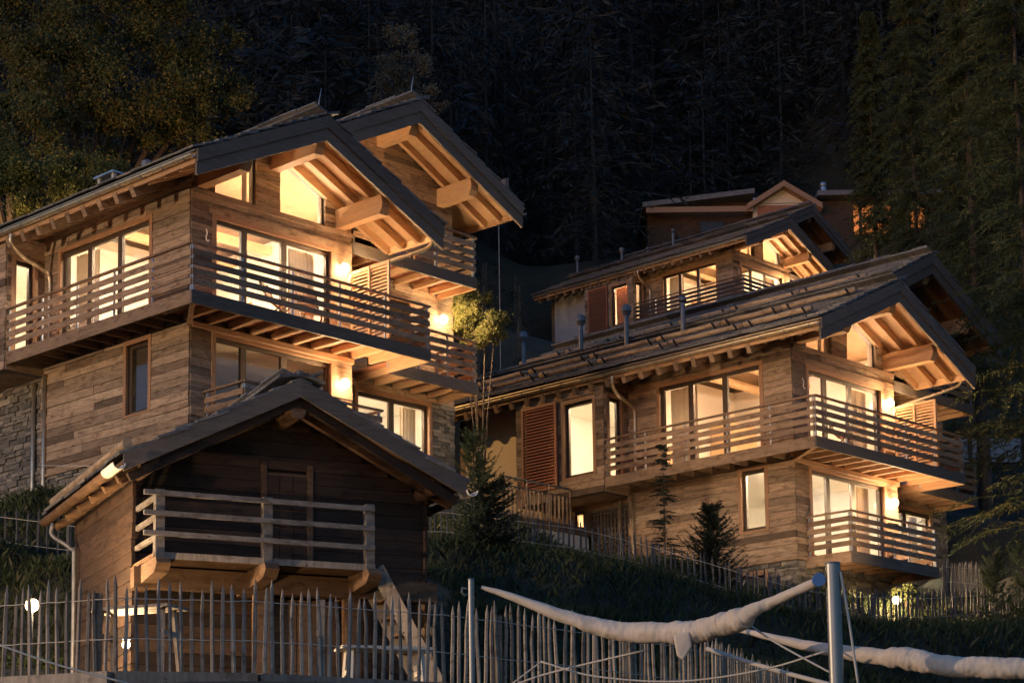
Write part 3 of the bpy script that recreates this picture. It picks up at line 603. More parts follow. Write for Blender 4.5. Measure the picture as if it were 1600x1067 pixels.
# a second lamp inside R small lower window comes from the lower room; lamps on the walls
wall_lamp(LM, 4.5, -.04, 1.98, 'glowing wall lamp beside the brightest balcony door of the left chalet')
wall_lamp(LM, 9.3, 1.46, 1.98, 'glowing wall lamp at the far end of the left chalet balcony')
wall_lamp(LM, 4.5, -.04, -.86, 'glowing wall lamp just above the dark barn roof')
wall_lamp(LM, 5.2, 1.46, 4.35, 'wall lamp under the higher roof of the left chalet')
wall_lamp(RM, 4.42, -.04, 2.02, 'glowing wall lamp on the upper balcony of the right chalet')
wall_lamp(RM, 4.45, -.04, -.83, 'glowing wall lamp on the small lower balcony of the right chalet')
wall_lamp(UM, 4.45, -.04, 1.95, 'glowing wall lamp on the uppermost chalet balcony')
def folding_chair(M, x, y, label, rz):
    t = thing('folding_chair', label, 'chair', M @ Vector((x, y, .0)), YAW + rz, 'folding chairs on the balconies')
    for sx in (-.24, .24):
        beam(t, 'leg', (sx, -.30, .0), (sx, .28, .62), .03, .03, 'rail_wood'); beam(t, 'leg', (sx * .9, .30, .0), (sx * .9, -.22, .45), .03, .03, 'rail_wood'); beam(t, 'back_post', (sx, .2, .5), (sx, .42, 1.0), .03, .03, 'rail_wood')
    for i in range(4): box(t, 'seat_slat', (-.25, -.24 + i * .11, .435), (.25, -.15 + i * .11, .455), 'larch')
    for i in range(3): q = .66 + i * .12; box(t, 'back_slat', (-.25, .24 + (q - .5) * .44 - .012, q), (.25, .24 + (q - .5) * .44 + .008, q + .08), 'larch')
folding_chair(LM, 2.0, -.75, 'folding chair on the brightest balcony nearer its corner', .5)
folding_chair(LM, 3.0, -.7, 'folding chair on the brightest balcony nearer the wall lamp', -.4)
folding_chair(RM, 1.2, -.75, 'folding chair on the upper balcony of the right chalet', .4)
# chimney block behind the left roof
t = thing('chimney', 'pale block chimney with a dark slot behind the left roof', 'chimney', LM @ Vector((3.4, 7.6, 3.7)), YAW)
box(t, 'shaft', (-.36, -.36, -.2), (.36, .36, 2.05), 'grey_stucco'); box(t, 'slot', (-.30, -.30, 2.052), (.30, .30, 2.20), 'dark_metal'); box(t, 'cap', (-.44, -.44, 2.202), (.44, .44, 2.25), 'zinc')
for px_, py_, pz_ in ((-.31, -.31, 0), (.31, -.31, 0), (-.31, .31, 0), (.31, .31, 0)): box(t, 'cap_post', (px_ - .05, py_ - .05, 2.05), (px_ + .05, py_ + .05, 2.20), 'grey_stucco')
for M_, nm in ((LM, 'left'),):
    for x_, y_, z_ in ((2.42, -1.6, 4.85), (7.2, .3, 7.1)):
        tag(tube_obj(None, 'lightning_rod', [M_ @ Vector((x_, y_, z_ - .1)), M_ @ Vector((x_, y_ - .02, z_ + .3)), M_ @ Vector((x_ + .05, y_ - .05, z_ + .62))], .012, 'zinc', 5), 'thin lightning rod on the %s ridge of the left chalet' % ('lower' if x_ < 5 else 'higher'), 'rod')
# ---------------------------------------------------------------- right chalet terrace railing
t = thing('terrace', 'raised terrace with slatted railing left of the right chalet', 'terrace', RM @ Vector((0, 0, 0)), YAW)
box(t, 'deck', (-3.9, 7.0, -1.45), (0.05, 9.0, -1.2), 'window_frame'); box(t, 'front_wall', (-3.8, 7.05, -4.5), (-.3, 7.2, -1.452), 'grey_stucco'); box(t, 'handrail', (-3.9, 6.98, -.2), (-1.15, 7.03, -.15), 'dark_metal'); box(t, 'plinth', (-3.0, 6.4, -4.5), (-1.2, 7.04, -3.0), 'stucco')
for i in range(16): box(t, 'slat', (-3.85 + i * .172, 7.0, -1.3), (-3.79 + i * .172, 7.03, -.42), 'rail_wood')
box(t, 'lower_rail', (-3.9, 7.032, -.44), (-1.15, 7.06, -.38), 'dark_metal')
for i in range(4): box(t, 'post', (-3.88 + i * .9, 6.95, -1.5), (-3.84 + i * .9, 6.98, -.15), 'rail_wood')
# ---------------------------------------------------------------- barn
BY = math.radians(25)
t = thing('barn', 'old dark timber barn with stone roof and wooden balcony', 'barn', (-3.30, 32.17, 8.29), BY)
HB, SLB = 2.82, .50; WL, WR, WF, WBK = -2.42, 2.45, .95, 4.7; BB = -5.75
m = MB(); m.prism([(WL, WF, BB), (WR, WF, BB), (WR, WF, -.15 - SLB * WR), (0, WF, -.15), (WL, WF, -.15 + SLB * WL)], (0, .15, 0)); gw = m.build('gable_wall', 'barn_planks', t)
m = MB(); m.box((WL, WF + .15, BB), (WL + .15, WBK, -1.4)); m.box((WR - .15, WF + .15, BB), (WR, WBK, -1.4)); m.box((WL + .15, WBK - .15, BB), (WR - .15, WBK, -1.4)); sw_ = m.build('side_wall', 'barn_planks', t)
def plk(part, lo, hi, mat='barn_planks'): return box(part, 'plank', lo, hi, mat)
z = BB
while z < -.25:
    h = rng.uniform(.19, .24); x0, x1 = WL - .02, WR + .02
    lx = (-.17 - (z + h)) / SLB
    if lx < x1: x0, x1 = -lx, lx
    if x1 - x0 > .1:
        if -2.75 < z + h / 2 < -1.3 and x0 < -.32:
            plk(gw, (x0, WF - .05 - rng.uniform(0, .015), z + .004), (-.34, WF, z + h - .004)); plk(gw, (.46, WF - .05 - rng.uniform(0, .015), z + .004), (x1, WF, z + h - .004))
        else:
            mid = rng.uniform(-.8, .8); mid = min(max(mid, x0 + .05), x1 - .05); plk(gw, (x0, WF - .05 - rng.uniform(0, .015), z + .004), (mid, WF, z + h - .004)); plk(gw, (mid + .004, WF - .05 - rng.uniform(0, .015), z + .004), (x1, WF, z + h - .004))
    if z < -1.5: plk(sw_, (WL - .05 - rng.uniform(0, .015), WF - .1 - rng.uniform(0, .08), z + .004), (WL, WBK, z + h - .004)); plk(sw_, (WR, WF - .1 - rng.uniform(0, .08), z + .004), (WR + .05, WBK, z + h - .004))
    z += h
dr = box(t, 'door', (-.30, WF - .06, -2.85), (.42, WF - .02, -1.35), 'barn_beam')
for i in range(3):
    for j in range(5): box(dr, 'door_panel', (-.27 + i * .225, WF - .085, -2.8 + j * .285), (-.06 + i * .225, WF - .062, -2.54 + j * .285), 'barn_planks').parent = t
for x_ in (-.36, .42): box(t, 'door_post', (x_, WF - .10, -2.9), (x_ + .09, WF - .0, -1.2), 'barn_beam')
m = MB(); y0, y1 = 0, 5.0
for sx in (-1, 1): m.prism([(0, y0, -.10), (sx * HB, y0, -.10 - SLB * HB), (sx * HB, y0, -.16 - SLB * HB), (0, y0, -.16)], (0, y1, 0))
rf = m.build('roof', 'barn_beam', t)
slabs(rf, -HB, -SLB * HB - .06, 0, -.06, y0, y1); slabs(rf, HB, -SLB * HB - .06, 0, -.06, y0, y1)
rc = MB(); y = -.1
while y < y1: L = rng.uniform(.4, .8); rc.obox((-.13, y + L / 2, .03), Vector((.5, 0, .06)), Vector((0, L - .01, 0)), Vector((0, 0, .05))); rc.obox((.15, y + L / 2, .02), Vector((.45, 0, -.14)), Vector((0, L - .01, 0)), Vector((0, 0, .05))); y += L
rc.build('ridge_slab', 'slate', rf, kind='stuff')
for sx in (-1, 1):
    m = MB(); m.prism([(0, -.06, -.02), (sx * (HB + .02), -.06, -.02 - SLB * (HB + .02)), (sx * (HB + .02), -.06, -.30 - SLB * HB), (0, -.06, -.30)], (0, .06, 0)); m.build('barge_board', 'dark_fascia', rf)
    beam(rf, 'rafter', (sx * (HB - .05), .5, -.33 - SLB * HB), (0, .5, -.33), .12, .16, 'barn_beam'); beam(rf, 'rafter', (sx * (HB - .1), .12, -.36 - SLB * HB), (0, .12, -.33), .10, .14, 'barn_planks')
    rod(rf, 'eave_log', (sx * (HB - .05), .0, -.02 - SLB * HB + .16), (sx * (HB - .05), y1, -.02 - SLB * HB + .16), .085, 'log_wood', 10) if sx < 0 else None
    gm = MB(); r = .09; n = 8; prof = [(math.cos(math.pi + math.pi * i / n) * r, math.sin(math.pi + math.pi * i / n) * r) for i in range(n + 1)]; prof += [(p[0] * .88, p[1] * .88) for p in reversed(prof)]
    gx = sx * (HB + .10); gm.prism([(gx + p[0], .25, -.20 - SLB * HB + p[1]) for p in prof], (0, y1 - .2, 0)); gm.build('gutter', 'barn_beam', rf)
    ge = MB(); ge.prism([(gx + p[0] * 1.12, -.1, -.19 - SLB * HB + p[1] * 1.12) for p in prof], (0, .75, 0)); ge.build('gutter_end', 'white_plastic', rf)
    y = .5
    while y < 4.8: rod(rf, 'rafter_tail', (sx * (HB - .02), y, -.33 - SLB * HB), (sx * 2.2, y, -.33 - SLB * 2.2), .075, 'barn_beam', 8); y += .85
rod(t, 'ridge_purlin', (0, .1, -.5), (0, 4.8, -.5), .13, 'barn_beam', 8); 
for sx in (-1, 1): rod(t, 'purlin', (sx * 2.4, .2, -1.55), (sx * 2.4, 4.8, -1.55), .12, 'barn_beam', 8)
# barn balcony
d = box(t, 'balcony', (-2.45, -.32, -3.06), (1.12, WF - .052, -2.99), 'barn_beam')
for x_ in (-2.36, -.66, 1.02):
    m = MB(); m.prism([(x_ - .11, -.55, -3.08), (x_ - .11, -.62, -3.17), (x_ - .11, -.48, -3.30), (x_ - .11, WF - .06, -3.42), (x_ - .11, WF - .06, -3.08)], (.22, 0, 0)); m.build('bracket_beam', 'barn_beam', t)
    box(t, 'post', (x_ - .07, -.40, -3.30), (x_ + .07, -.26, -2.02), 'barn_rail')
for i in range(3): beam(t, 'rail', (-2.62, -.42, -2.08 - i * .31), (1.08, -.42, -2.10 - i * .31), .05, .075, 'barn_rail')
for i in range(3): beam(t, 'rail', (-2.40, -.38, -2.12 - i * .31), (-2.40, WF - .1, -2.12 - i * .31), .05, .075, 'barn_rail')
box(t, 'edge_board', (-2.45, -.36, -3.07), (1.12, -.322, -2.97), 'grey_wood'); box(t, 'floor_beam', (WL - .15, .3, -3.42), (WR, .52, -3.10), 'barn_beam')
for x_ in (-.5, 1.0): box(t, 'support_post', (x_ - .12, .30, BB), (x_ + .12, .53, -3.42), 'barn_beam')
for i in range(5): box(t, 'door_board', (-.32 + i * .24, .60, BB), (-.10 + i * .24, .64, -3.45), 'barn_beam')
st = Vector((1.2, -.2, -3.0)); en = Vector((2.35, -.9, -5.6))
for dy in (0, .62): beam(t, 'stair_stringer', st + Vector((0, dy, 0)), en + Vector((0, dy, 0)), .05, .24, 'grey_wood')
for i in range(9): q = st.lerp(en, (i + .8) / 9.5); box(t, 'stair_tread', (q.x - .12, q.y + .03, q.z - .02), (q.x + .12, q.y + .59, q.z + .015), 'barn_beam')
for i in range(6): x_ = WR + .06; rod(t, 'log_end', (WR - .05, WF + .05, BB + .25 + i * .42), (WR + .14, WF - .12, BB + .25 + i * .42), .09, 'log_wood', 9)
tube_obj(t, 'rain_pipe', spline([(-2.9, 4.5, -1.75), (-2.9, 4.5, -1.95), (-2.62, 4.3, -2.2), (-2.58, 4.25, -2.5), (-2.58, 4.25, -5.5)], 5), .04, 'dark_zinc', 8)
# wire across to the chalet wall
tag(tube_obj(None, 'cable', [at(60, 727, 40), at(150, 728, 36), at(215, 728, 33.5)], .008, 'rope', 5), 'thin cable running from the left edge to the barn eave', 'cable')
# ---------------------------------------------------------------- picket fences
PK = []
for k in range(5):
    m = MB(); wv = rng.uniform(.021, .028); h = 1.0; n = 6; pts = []
    jx = [rng.uniform(-.012, .012) for _ in range(4)]
    m.tube([(jx[0], 0, -.25), (jx[1], 0, .3), (jx[2], 0, .65), (jx[3], 0, .9), (jx[3], 0, 1.0)], [wv, wv * 1.1, wv, wv * .9, .003], 5)
    me_o = m.build('picket', 'grey_wood', None); PK.append(me_o.data); bpy.data.objects.remove(me_o)
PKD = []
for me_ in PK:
    c_ = me_.copy(); c_.materials[0] = MATS['shaded_picket']; PKD.append(c_)
def fence(label, path, h, sp, name='picket_fence', dark=False, post_every=2.6, lean=0):
    f = thing(name, label, 'fence', path[0]); P = [Vector(p) for p in path]; base = Vector(path[0])
    seg = [(P[i + 1] - P[i]).length for i in range(len(P) - 1)]; T = sum(seg); s = 0; wires = [[], []]; lastpost = -9; n = 0
    def pos(s):
        for i, L in enumerate(seg):
            if s <= L or i == len(seg) - 1: return P[i].lerp(P[i + 1], min(1, s / L)), (P[i + 1] - P[i]).normalized()
            s -= L
    while s < T:
        q, d = pos(s)
        if n < 290:
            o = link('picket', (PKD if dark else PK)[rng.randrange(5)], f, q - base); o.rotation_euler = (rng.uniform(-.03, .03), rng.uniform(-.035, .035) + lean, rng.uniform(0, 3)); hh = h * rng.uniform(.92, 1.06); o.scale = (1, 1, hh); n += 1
        if s - lastpost > post_every: lastpost = s; box(f, 'post', q - base + Vector((-.05, .03, -.3)), q - base + Vector((.05, .12, h * .88)), 'shaded_picket' if dark else 'grey_wood')
        for k, zf in enumerate((.38, .80)): wires[k].append(q - base + Vector((0, -.025, h * zf + rng.uniform(-.006, .006))))
        s += sp * rng.uniform(.9, 1.1)
    for wv in wires: tube_obj(f, 'wire', wv, .006, 'rope', 4)
    return f
F1 = [(-7.2, 24.3, 2.62), (-5.44, 23.67, 2.62), (-4.49, 23.35, 2.62), (-2.95, 23.74, 2.62), (-.78, 25.11, 2.62), (.83, 26.8, 2.62), (1.73, 27.89, 2.62), (2.2, 28.47, 2.62), (2.93, 29.6, 2.62), (4.7, 34.4, 2.62)]
fence('weathered picket fence along the front edge below the barn', F1, 1.09, .118)
t = thing('retaining_wall', 'timber edged retaining wall under the front picket fence', 'wall', F1[0])
for i in range(len(F1) - 1):
    a, b = Vector(F1[i]) - Vector(F1[0]), Vector(F1[i + 1]) - Vector(F1[0]); nrm = Vector(((b - a).y, -(b - a).x, 0)).normalized() * .1
    beam(t, 'edge_beam', a + nrm + Vector((0, 0, -.04)), b + nrm + Vector((0, 0, -.04)), .16, .14, 'grey_wood'); beam(t, 'wall_panel', a + nrm * .5 + Vector((0, 0, -2.2)), b + nrm * .5 + Vector((0, 0, -2.2)), .15, 4.16, 'stone')
F2 = [(x, y, gz1(x, y) - .02) for x, y in ((-2.2, 45.2), (-1.53, 45.36), (0.02, 45.39), (1.43, 45.41), (2.84, 45.46), (4.67, 45.53), (6.36, 45.6), (7.57, 46.12), (9.59, 47.6), (12.3, 49.6), (15, 51.5))]
fence('dark picket fence crossing the grass slope below the right chalet', F2, 1.05, .135, lean=.03, dark=True)  # dark pickets stand in for the shadow of the barn here
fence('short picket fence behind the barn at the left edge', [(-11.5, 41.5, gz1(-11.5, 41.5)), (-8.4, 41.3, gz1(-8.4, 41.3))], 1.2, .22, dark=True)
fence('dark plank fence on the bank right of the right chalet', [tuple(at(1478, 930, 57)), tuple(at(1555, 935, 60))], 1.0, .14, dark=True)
t = thing('rail_fence', 'dark rail fence above a low wall behind the tree trunk', 'fence', at(1500, 700, 74))
b0 = Vector(t.location); e1 = Vector(at(1600, 690, 74)) - b0
box(t, 'wall', (0, .1, -.5), (e1.x + 4, .5, .35), 'grey_stucco')
for zz in (.55, 1.0): box(t, 'rail', (0, -.02, zz), (e1.x + 4, .03, zz + .13), 'window_frame')
for i in range(4): box(t, 'post', (.3 + i * 1.9, .032, -.4), (.45 + i * 1.9, .098, 1.25), 'window_frame')
# ---------------------------------------------------------------- garden lamps and bits by the barn
def post_lamp(loc, label, h=.9):
    t = thing('garden_lamp', label, 'lamp', loc, 0, 'low garden lamps'); rod(t, 'pole', (0, 0, -.3), (0, 0, h - .02), .022, 'dark_metal', 8); rod(t, 'cap', (0, 0, h + .17), (0, 0, h + .2), .06, 'dark_metal', 10)
    bm = bmesh.new(); bmesh.ops.create_uvsphere(bm, u_segments=12, v_segments=8, radius=.105 if h > .5 else .06); me = bpy.data.meshes.new('globe'); bm.to_mesh(me); bm.free(); me.materials.append(MATS['globe_light']); link('globe', me, t, (0, 0, h + .1))
gl = at(50, 950, 31.5); post_lamp((gl.x, gl.y, gl.z - .95), 'glowing garden lamp behind the fence at the far left')
gl = at(1401, 940, 50.5); post_lamp((gl.x, gl.y, gl.z - .95), 'glowing garden lamp among plants under the lowest balcony')
gl = at(197, 1012, 29.3); post_lamp((gl.x, gl.y, gl.z - .35), 'low light half hidden behind the fence pickets left of the barn door', .3)
def table(label, loc, rz, L, W_, H, name, mat):
    t = thing(name, label, 'table', loc, rz)
    for i in range(3): box(t, 'board', (-L / 2, -W_ / 2 + i * W_ / 3 + .01, H - .04), (L / 2, -W_ / 2 + (i + 1) * W_ / 3 - .01, H), mat)
    for sx in (-1, 1):
        for sy in (-1, 1): beam(t, 'leg', (sx * L * .42, sy * W_ * .42, -.2), (sx * L * .38, sy * W_ * .25, H - .04), .07, .05, mat)
        box(t, 'crossbar', (sx * L * .39 - .03, -W_ * .35, H * .45), (sx * L * .39 + .03, W_ * .35, H * .45 + .07), mat)
p = at(215, 950, 28.5); table('weathered plank table behind the fence left of the barn door', (p.x, p.y, p.z - .75), math.radians(-20), 1.25, .6, .75, 'plank_table', 'grey_wood')
p = at(600, 1012, 29.0); table('pale plank table at the foot of the barn stair', (p.x, p.y, p.z - .7), math.radians(18), 1.3, .55, .7, 'plank_table', 'rope')
# ---------------------------------------------------------------- steel posts, rolled sails, ropes
p0 = at(736, 906, 19.0); p1 = at(1301, 881, 17.0)
def steel_post(name, label, top, r, zb=-1.75):
    t = thing(name, label, 'post', (top.x, top.y, zb)); H = top.z - zb
    rod(t, 'tube', (0, 0, 0), (0, 0, H), r, 'steel', 20); rod(t, 'cap', (0, 0, H), (0, 0, H + .012), r * 1.06, 'zinc', 20); box(t, 'foot_plate', (-.15, -.15, 0), (.15, .15, .02), 'steel')
    m = MB(); m.tube([(-r - .01, 0, H - .08), (-r - .05, 0, H - .07), (-r - .06, 0, H - .11), (-r - .03, 0, H - .14), (-r, 0, H - .13)], .012, 6); m.build('shackle', 'steel', t); return t
steel_post('steel_post', 'slim steel post at the left end of the rolled sail', p0, .027)
tt = steel_post('steel_post', 'thick steel post between the two rolled sails', p1, .061)
hd = rod(tt, 'pulley', (-.12, .02, p1.z + 1.75 - .13), (-.12, -.03, p1.z + 1.75 - .13), .055, 'blue_cap', 16)
def sail(label, px, name='rolled_sail'):
    KS = 24; pts = spline([at(*q[:3]) for q in px], KS); rad = []
    rr = [q[3] for q in px]
    for i in range(len(pts)):
        u = i / KS; k = min(int(u), len(rr) - 2); f = u - k; rad.append(rr[k] * (1 - f) + rr[k + 1] * f)
    n = 36; V = []; Fq = []; u0 = None
    for i, p in enumerate(pts):
        d = (pts[min(i + 1, len(pts) - 1)] - pts[max(i - 1, 0)]).normalized(); u_ = Vector((0, 0, 1)); u_ = (u_ - d * u_.dot(d)).normalized(); v_ = d.cross(u_)
        for j in range(n):
            a = 2 * math.pi * j / n; q3 = Vector((math.cos(a) * 1.1, math.sin(a) * 1.1, i * .16)); w1 = mnoise.noise(q3 * .75); w2 = mnoise.noise(Vector((math.cos(a) * .8 + i * .05, math.sin(a) * .8, i * .62))); fold = 1 + .2 * w1 * min(1, rad[i] / .07) - .09 * (1 - abs(w2) * 3 if abs(w2) < .33 else 0) * min(1, rad[i] / .09)
            V.append(p + (u_ * math.cos(a) + v_ * math.sin(a)) * rad[i] * fold)
    for i in range(len(pts) - 1):
        for j in range(n): Fq.append((i * n + j, i * n + (j + 1) % n, (i + 1) * n + (j + 1) % n, (i + 1) * n + j))
    Fq.append(tuple(range(n))); Fq.append(tuple((len(pts) - 1) * n + j for j in range(n)))
    m = MB(); m.add(V, Fq); o = m.build(name, 'canvas', None, True); tag(o, label, 'sail'); sm = o.modifiers.new('s', 'SUBSURF'); sm.levels = 1; sm.render_levels = 1
    return o
s1 = sail('rolled beige sail sagging between the two steel posts', [(752, 917, 19.0, .018), (800, 932, 18.9, .035), (880, 962, 18.7, .062), (960, 984, 18.5, .088), (1040, 988, 18.2, .10), (1085, 986, 18.0, .105), (1130, 975, 17.8, .105), (1160, 966, 17.6, .10), (1175, 955, 17.5, .065), (1205, 941, 17.4, .048), (1245, 923, 17.2, .042), (1287, 904, 17.0, .036)])
m = MB(); q = [at(1052, 990, 17.95), at(1078, 985, 17.9), at(1082, 1010, 17.9), at(1068, 1031, 17.9), at(1058, 1024, 17.92)]; m.prism(q, (0, .05, .0)); fl = m.build('hanging_flap', 'canvas', s1); fl.matrix_parent_inverse = s1.matrix_world.inverted()
bv = fl.modifiers.new('b', 'BEVEL'); bv.width = .02; bv.segments = 3
sail('second rolled beige sail running off the right edge', [(1152, 983, 19.5, .022), (1200, 994, 19.0, .032), (1260, 1008, 18.4, .048), (1320, 1018, 17.8, .062), (1380, 1026, 17.4, .075), (1420, 1028, 17.2, .10), (1480, 1040, 17.0, .088), (1560, 1043, 16.8, .09), (1640, 1044, 16.6, .09)])
def rope(label, px, r=.012): tag(tube_obj(None, 'rope', spline([at(*q) for q in px], 6), r, 'rope', 6), label, 'rope')
rope('thin rope crossing the fence at the lower left', [(-10, 1004, 21), (90, 1038, 21), (200, 1067, 21)], .011)
rope('long slack rope sagging below the first rolled sail', [(845, 1033, 19.2), (930, 1056, 18.9), (1060, 1064, 18.5), (1190, 1046, 18.0), (1290, 1017, 17.4)], .009)
rope('straight rope from the fence post up to the first sail', [(760, 1090, 19.4), (845, 1055, 19.2), (1010, 1015, 18.6)], .010)
rope('short rope from the blue clip down to the left', [(800, 1068, 19.2), (846, 1033, 19.2)], .008)
rope('rope running down right from below the first sail', [(1105, 1013, 19), (1200, 1043, 18.2), (1320, 1075, 17.4)], .022)
rope('thin rope from the first sail to the thick post', [(1160, 968, 18), (1215, 1005, 17.6), (1310, 1057, 17.2)], .009)
rope('guy rope leaning against the right side of the thick post', [(1313, 893, 16.95), (1325, 960, 16.9), (1342, 1075, 16.8)], .011)
# flag pole
p = at(782, 560, 75); t = thing('flag_pole', 'thin flag pole with dark banner beyond the left chalet', 'flag pole', (p.x, p.y, gz1(p.x, p.y) - .2)); H = at(782, 262, 75).z - t.location.z
rod(t, 'pole', (0, 0, 0), (0, 0, H), .02, 'dark_zinc', 8); m = MB(); n = 8; V = [(.05 + .33 * i / n, .03 * math.sin(i), z_ + (.12 * i / n)) for z_ in (H - 1.05, H - .15) for i in range(n + 1)]; m.add(V, [(i, i + 1, n + 2 + i, n + 1 + i) for i in range(n)]); m.build('banner', 'flag_cloth', t, True)
# ---------------------------------------------------------------- far chalet above
t = thing('far_chalet', 'long dark far chalet with pale gable and glowing windows at the top right', 'house', at(1005, 420, 125)); L0 = Vector(t.location)
def w3(px, py, D=125): return Vector(at(px, py, D)) - L0
a = w3(1012, 330); b = w3(1400, 330); zt = w3(1100, 312).z
box(t, 'wall', (a.x, 0, -2), (b.x, 6, zt), 'barn_planks'); box(t, 'wing_wall', (b.x - 3.6, .5, -2), (b.x + 3, 6, zt - .3), 'barn_planks')
gl_, gr_ = w3(1170, 330), w3(1277, 330); box(t, 'pale_wall', (gl_.x + .25, -.6, -1), (gr_.x - .25, -.02, zt - .3), 'stucco')
m = MB(); zc = w3(1222, 290).z; m.prism([(gl_.x + .2, -.6, zt - .35), (gr_.x - .2, -.6, zt - .35), ((gl_.x + gr_.x) / 2, -.6, zc - .25)], (0, .5, 0)); m.build('gable', 'stucco', t)
m = MB(); mx_ = (gl_.x + gr_.x) / 2
for sx in (-1, 1): m.prism([(mx_, -1.3, zc + .1), (mx_ + sx * 2.25, -1.3, zt - .55), (mx_ + sx * 2.25, -1.3, zt - .9), (mx_, -1.3, zc - .25)], (0, 3, 0))
m.build('gable_roof', 'window_trim', t)
m = MB(); rl = w3(1003, 322); m.prism([(rl.x, -1.2, rl.z - .3), (rl.x, -1.2, rl.z), (gl_.x + .3, -1.2, zt + .45), (gl_.x + .3, -1.2, zt + .15)], (0, 7, 0)); m.prism([(gr_.x, -.8, zt + .1), (gr_.x, -.8, zt + .4), (b.x + 3.3, -.8, zt + .4), (b.x + 3.3, -.8, zt + .1)], (0, 6, 0)); m.build('roof', 'slate', t)
box(t, 'eave_board', (rl.x + .2, -1.1, rl.z - .62), (gl_.x + .2, -1.0, rl.z - .28), 'window_trim')
for px_, w_ in ((1095, 1.4),): c = w3(px_, 352); box(t, 'window', (c.x, -.08, c.z - .3), (c.x + w_, -.0, c.z + .35), 'dark_metal')
c = w3(1222, 328); box(t, 'gable_window', (c.x - 1.5, -.66, c.z - .55), (c.x + 1.5, -.61, c.z + .22), 'red_wood')
for px_, py_, ww, hh in ((1364, 340, 2.2, 1.75), (1438, 332, .8, 1.3)):
    c = w3(px_, py_); o = box(t, 'lit_window', (c.x - ww / 2, -.10 if ww > 1 else .38, c.z - hh / 2), (c.x + ww / 2, -.02 if ww > 1 else .48, c.z + hh / 2), 'orange_window')
c = w3(1297, 300); rod(t, 'chimney', (c.x, 2, c.z - .5), (c.x, 2, c.z + 1.25), .2, 'zinc', 12); rod(t, 'chimney_cap', (c.x, 2, c.z + 1.25), (c.x, 2, c.z + 1.5), .26, 'zinc', 12, .7)
c = w3(1153, 305); box(t, 'chimney_block', (c.x - .42, 1.4, c.z - .4), (c.x + .42, 2.2, c.z + .35), 'grey_stucco')
for k in (-.25, .25): rod(t, 'chimney_pot', (c.x + k, 1.8, c.z + .35), (c.x + k, 1.8, c.z + .65), .09, 'zinc', 8)
for px_ in (1185, 1338, 1372): c = w3(px_, 300); rod(t, 'vent', (c.x, 1.5, c.z - .4), (c.x, 1.5, c.z + .35), .1, 'zinc', 8)
box(t, 'pole', (w3(1338, 400).x, -1.6, -6), (w3(1338, 400).x + .16, -1.45, zt - .4), 'window_frame')
box(t, 'lower_wall', (w3(1340, 400).x, -.2, -5), (w3(1440, 400).x, .2, w3(1400, 385).z), 'stone')
# ---------------------------------------------------------------- vegetation
def leaf_cloud(centers, radii, n, size, squash=.8):
    c = np.array(centers, float); r = np.array(radii, float); wts = r ** 2; idx = nrng.choice(len(c), n, p=wts / wts.sum())
    d = nrng.normal(size=(n, 3)); d /= np.linalg.norm(d, axis=1, keepdims=True); rad = np.abs(nrng.normal(size=n)) * .62
    P = c[idx] + d * (rad * r[idx])[:, None] * np.array([1, 1, squash])
    return P, size * nrng.uniform(.6, 1.4, n)
def leaf_quads(P, S, droop=0):
    n = len(P); a = nrng.normal(size=(n, 3)); a[:, 2] -= droop; a /= np.linalg.norm(a, axis=1, keepdims=True); b = np.cross(a, nrng.normal(size=(n, 3))); b /= np.linalg.norm(b, axis=1, keepdims=True)
    a = a * S[:, None]; b = b * (S * .55)[:, None]
    return np.stack([P - a, P + b * .9, P + a, P - b * .9], 1)
def broadleaf(name, label, base, h, lobes, n, size, mat, group=None, trunk=.2):
    t = thing(name, label, 'tree' if h > 3 else 'shrub', base, 0, group); b = Vector(base)
    m = MB(); m.tube(spline([(0, 0, -.4), (.1, .05, h * .25), (-.05, 0, h * .55), (0, 0, h * .85)], 4), [trunk * (1 - .9 * i / 12) for i in range(13)], 8); m.build('trunk', 'bark', t, True)
    for (x, y, z, r) in lobes[:10]: tube_obj(t, 'limb', [(0, 0, h * .3), (x * .5, y * .5, (z + h * .3) * .5 + .3), (x, y, z)], [trunk * .45, trunk * .3, trunk * .08], 'bark', 6)
    sub = []; rr = []
    for (x, y, z, r) in lobes:
        for _ in range(9): v = nrng.normal(size=3); v /= np.linalg.norm(v); q = r * nrng.uniform(.4, 1.0); sub.append((x + v[0] * q, y + v[1] * q, z + v[2] * q * .8)); rr.append(r * nrng.uniform(.22, .46))
    P, S = leaf_cloud(sub, rr, n, size); quads_mesh('crown', leaf_quads(P, S), mat, t); return t
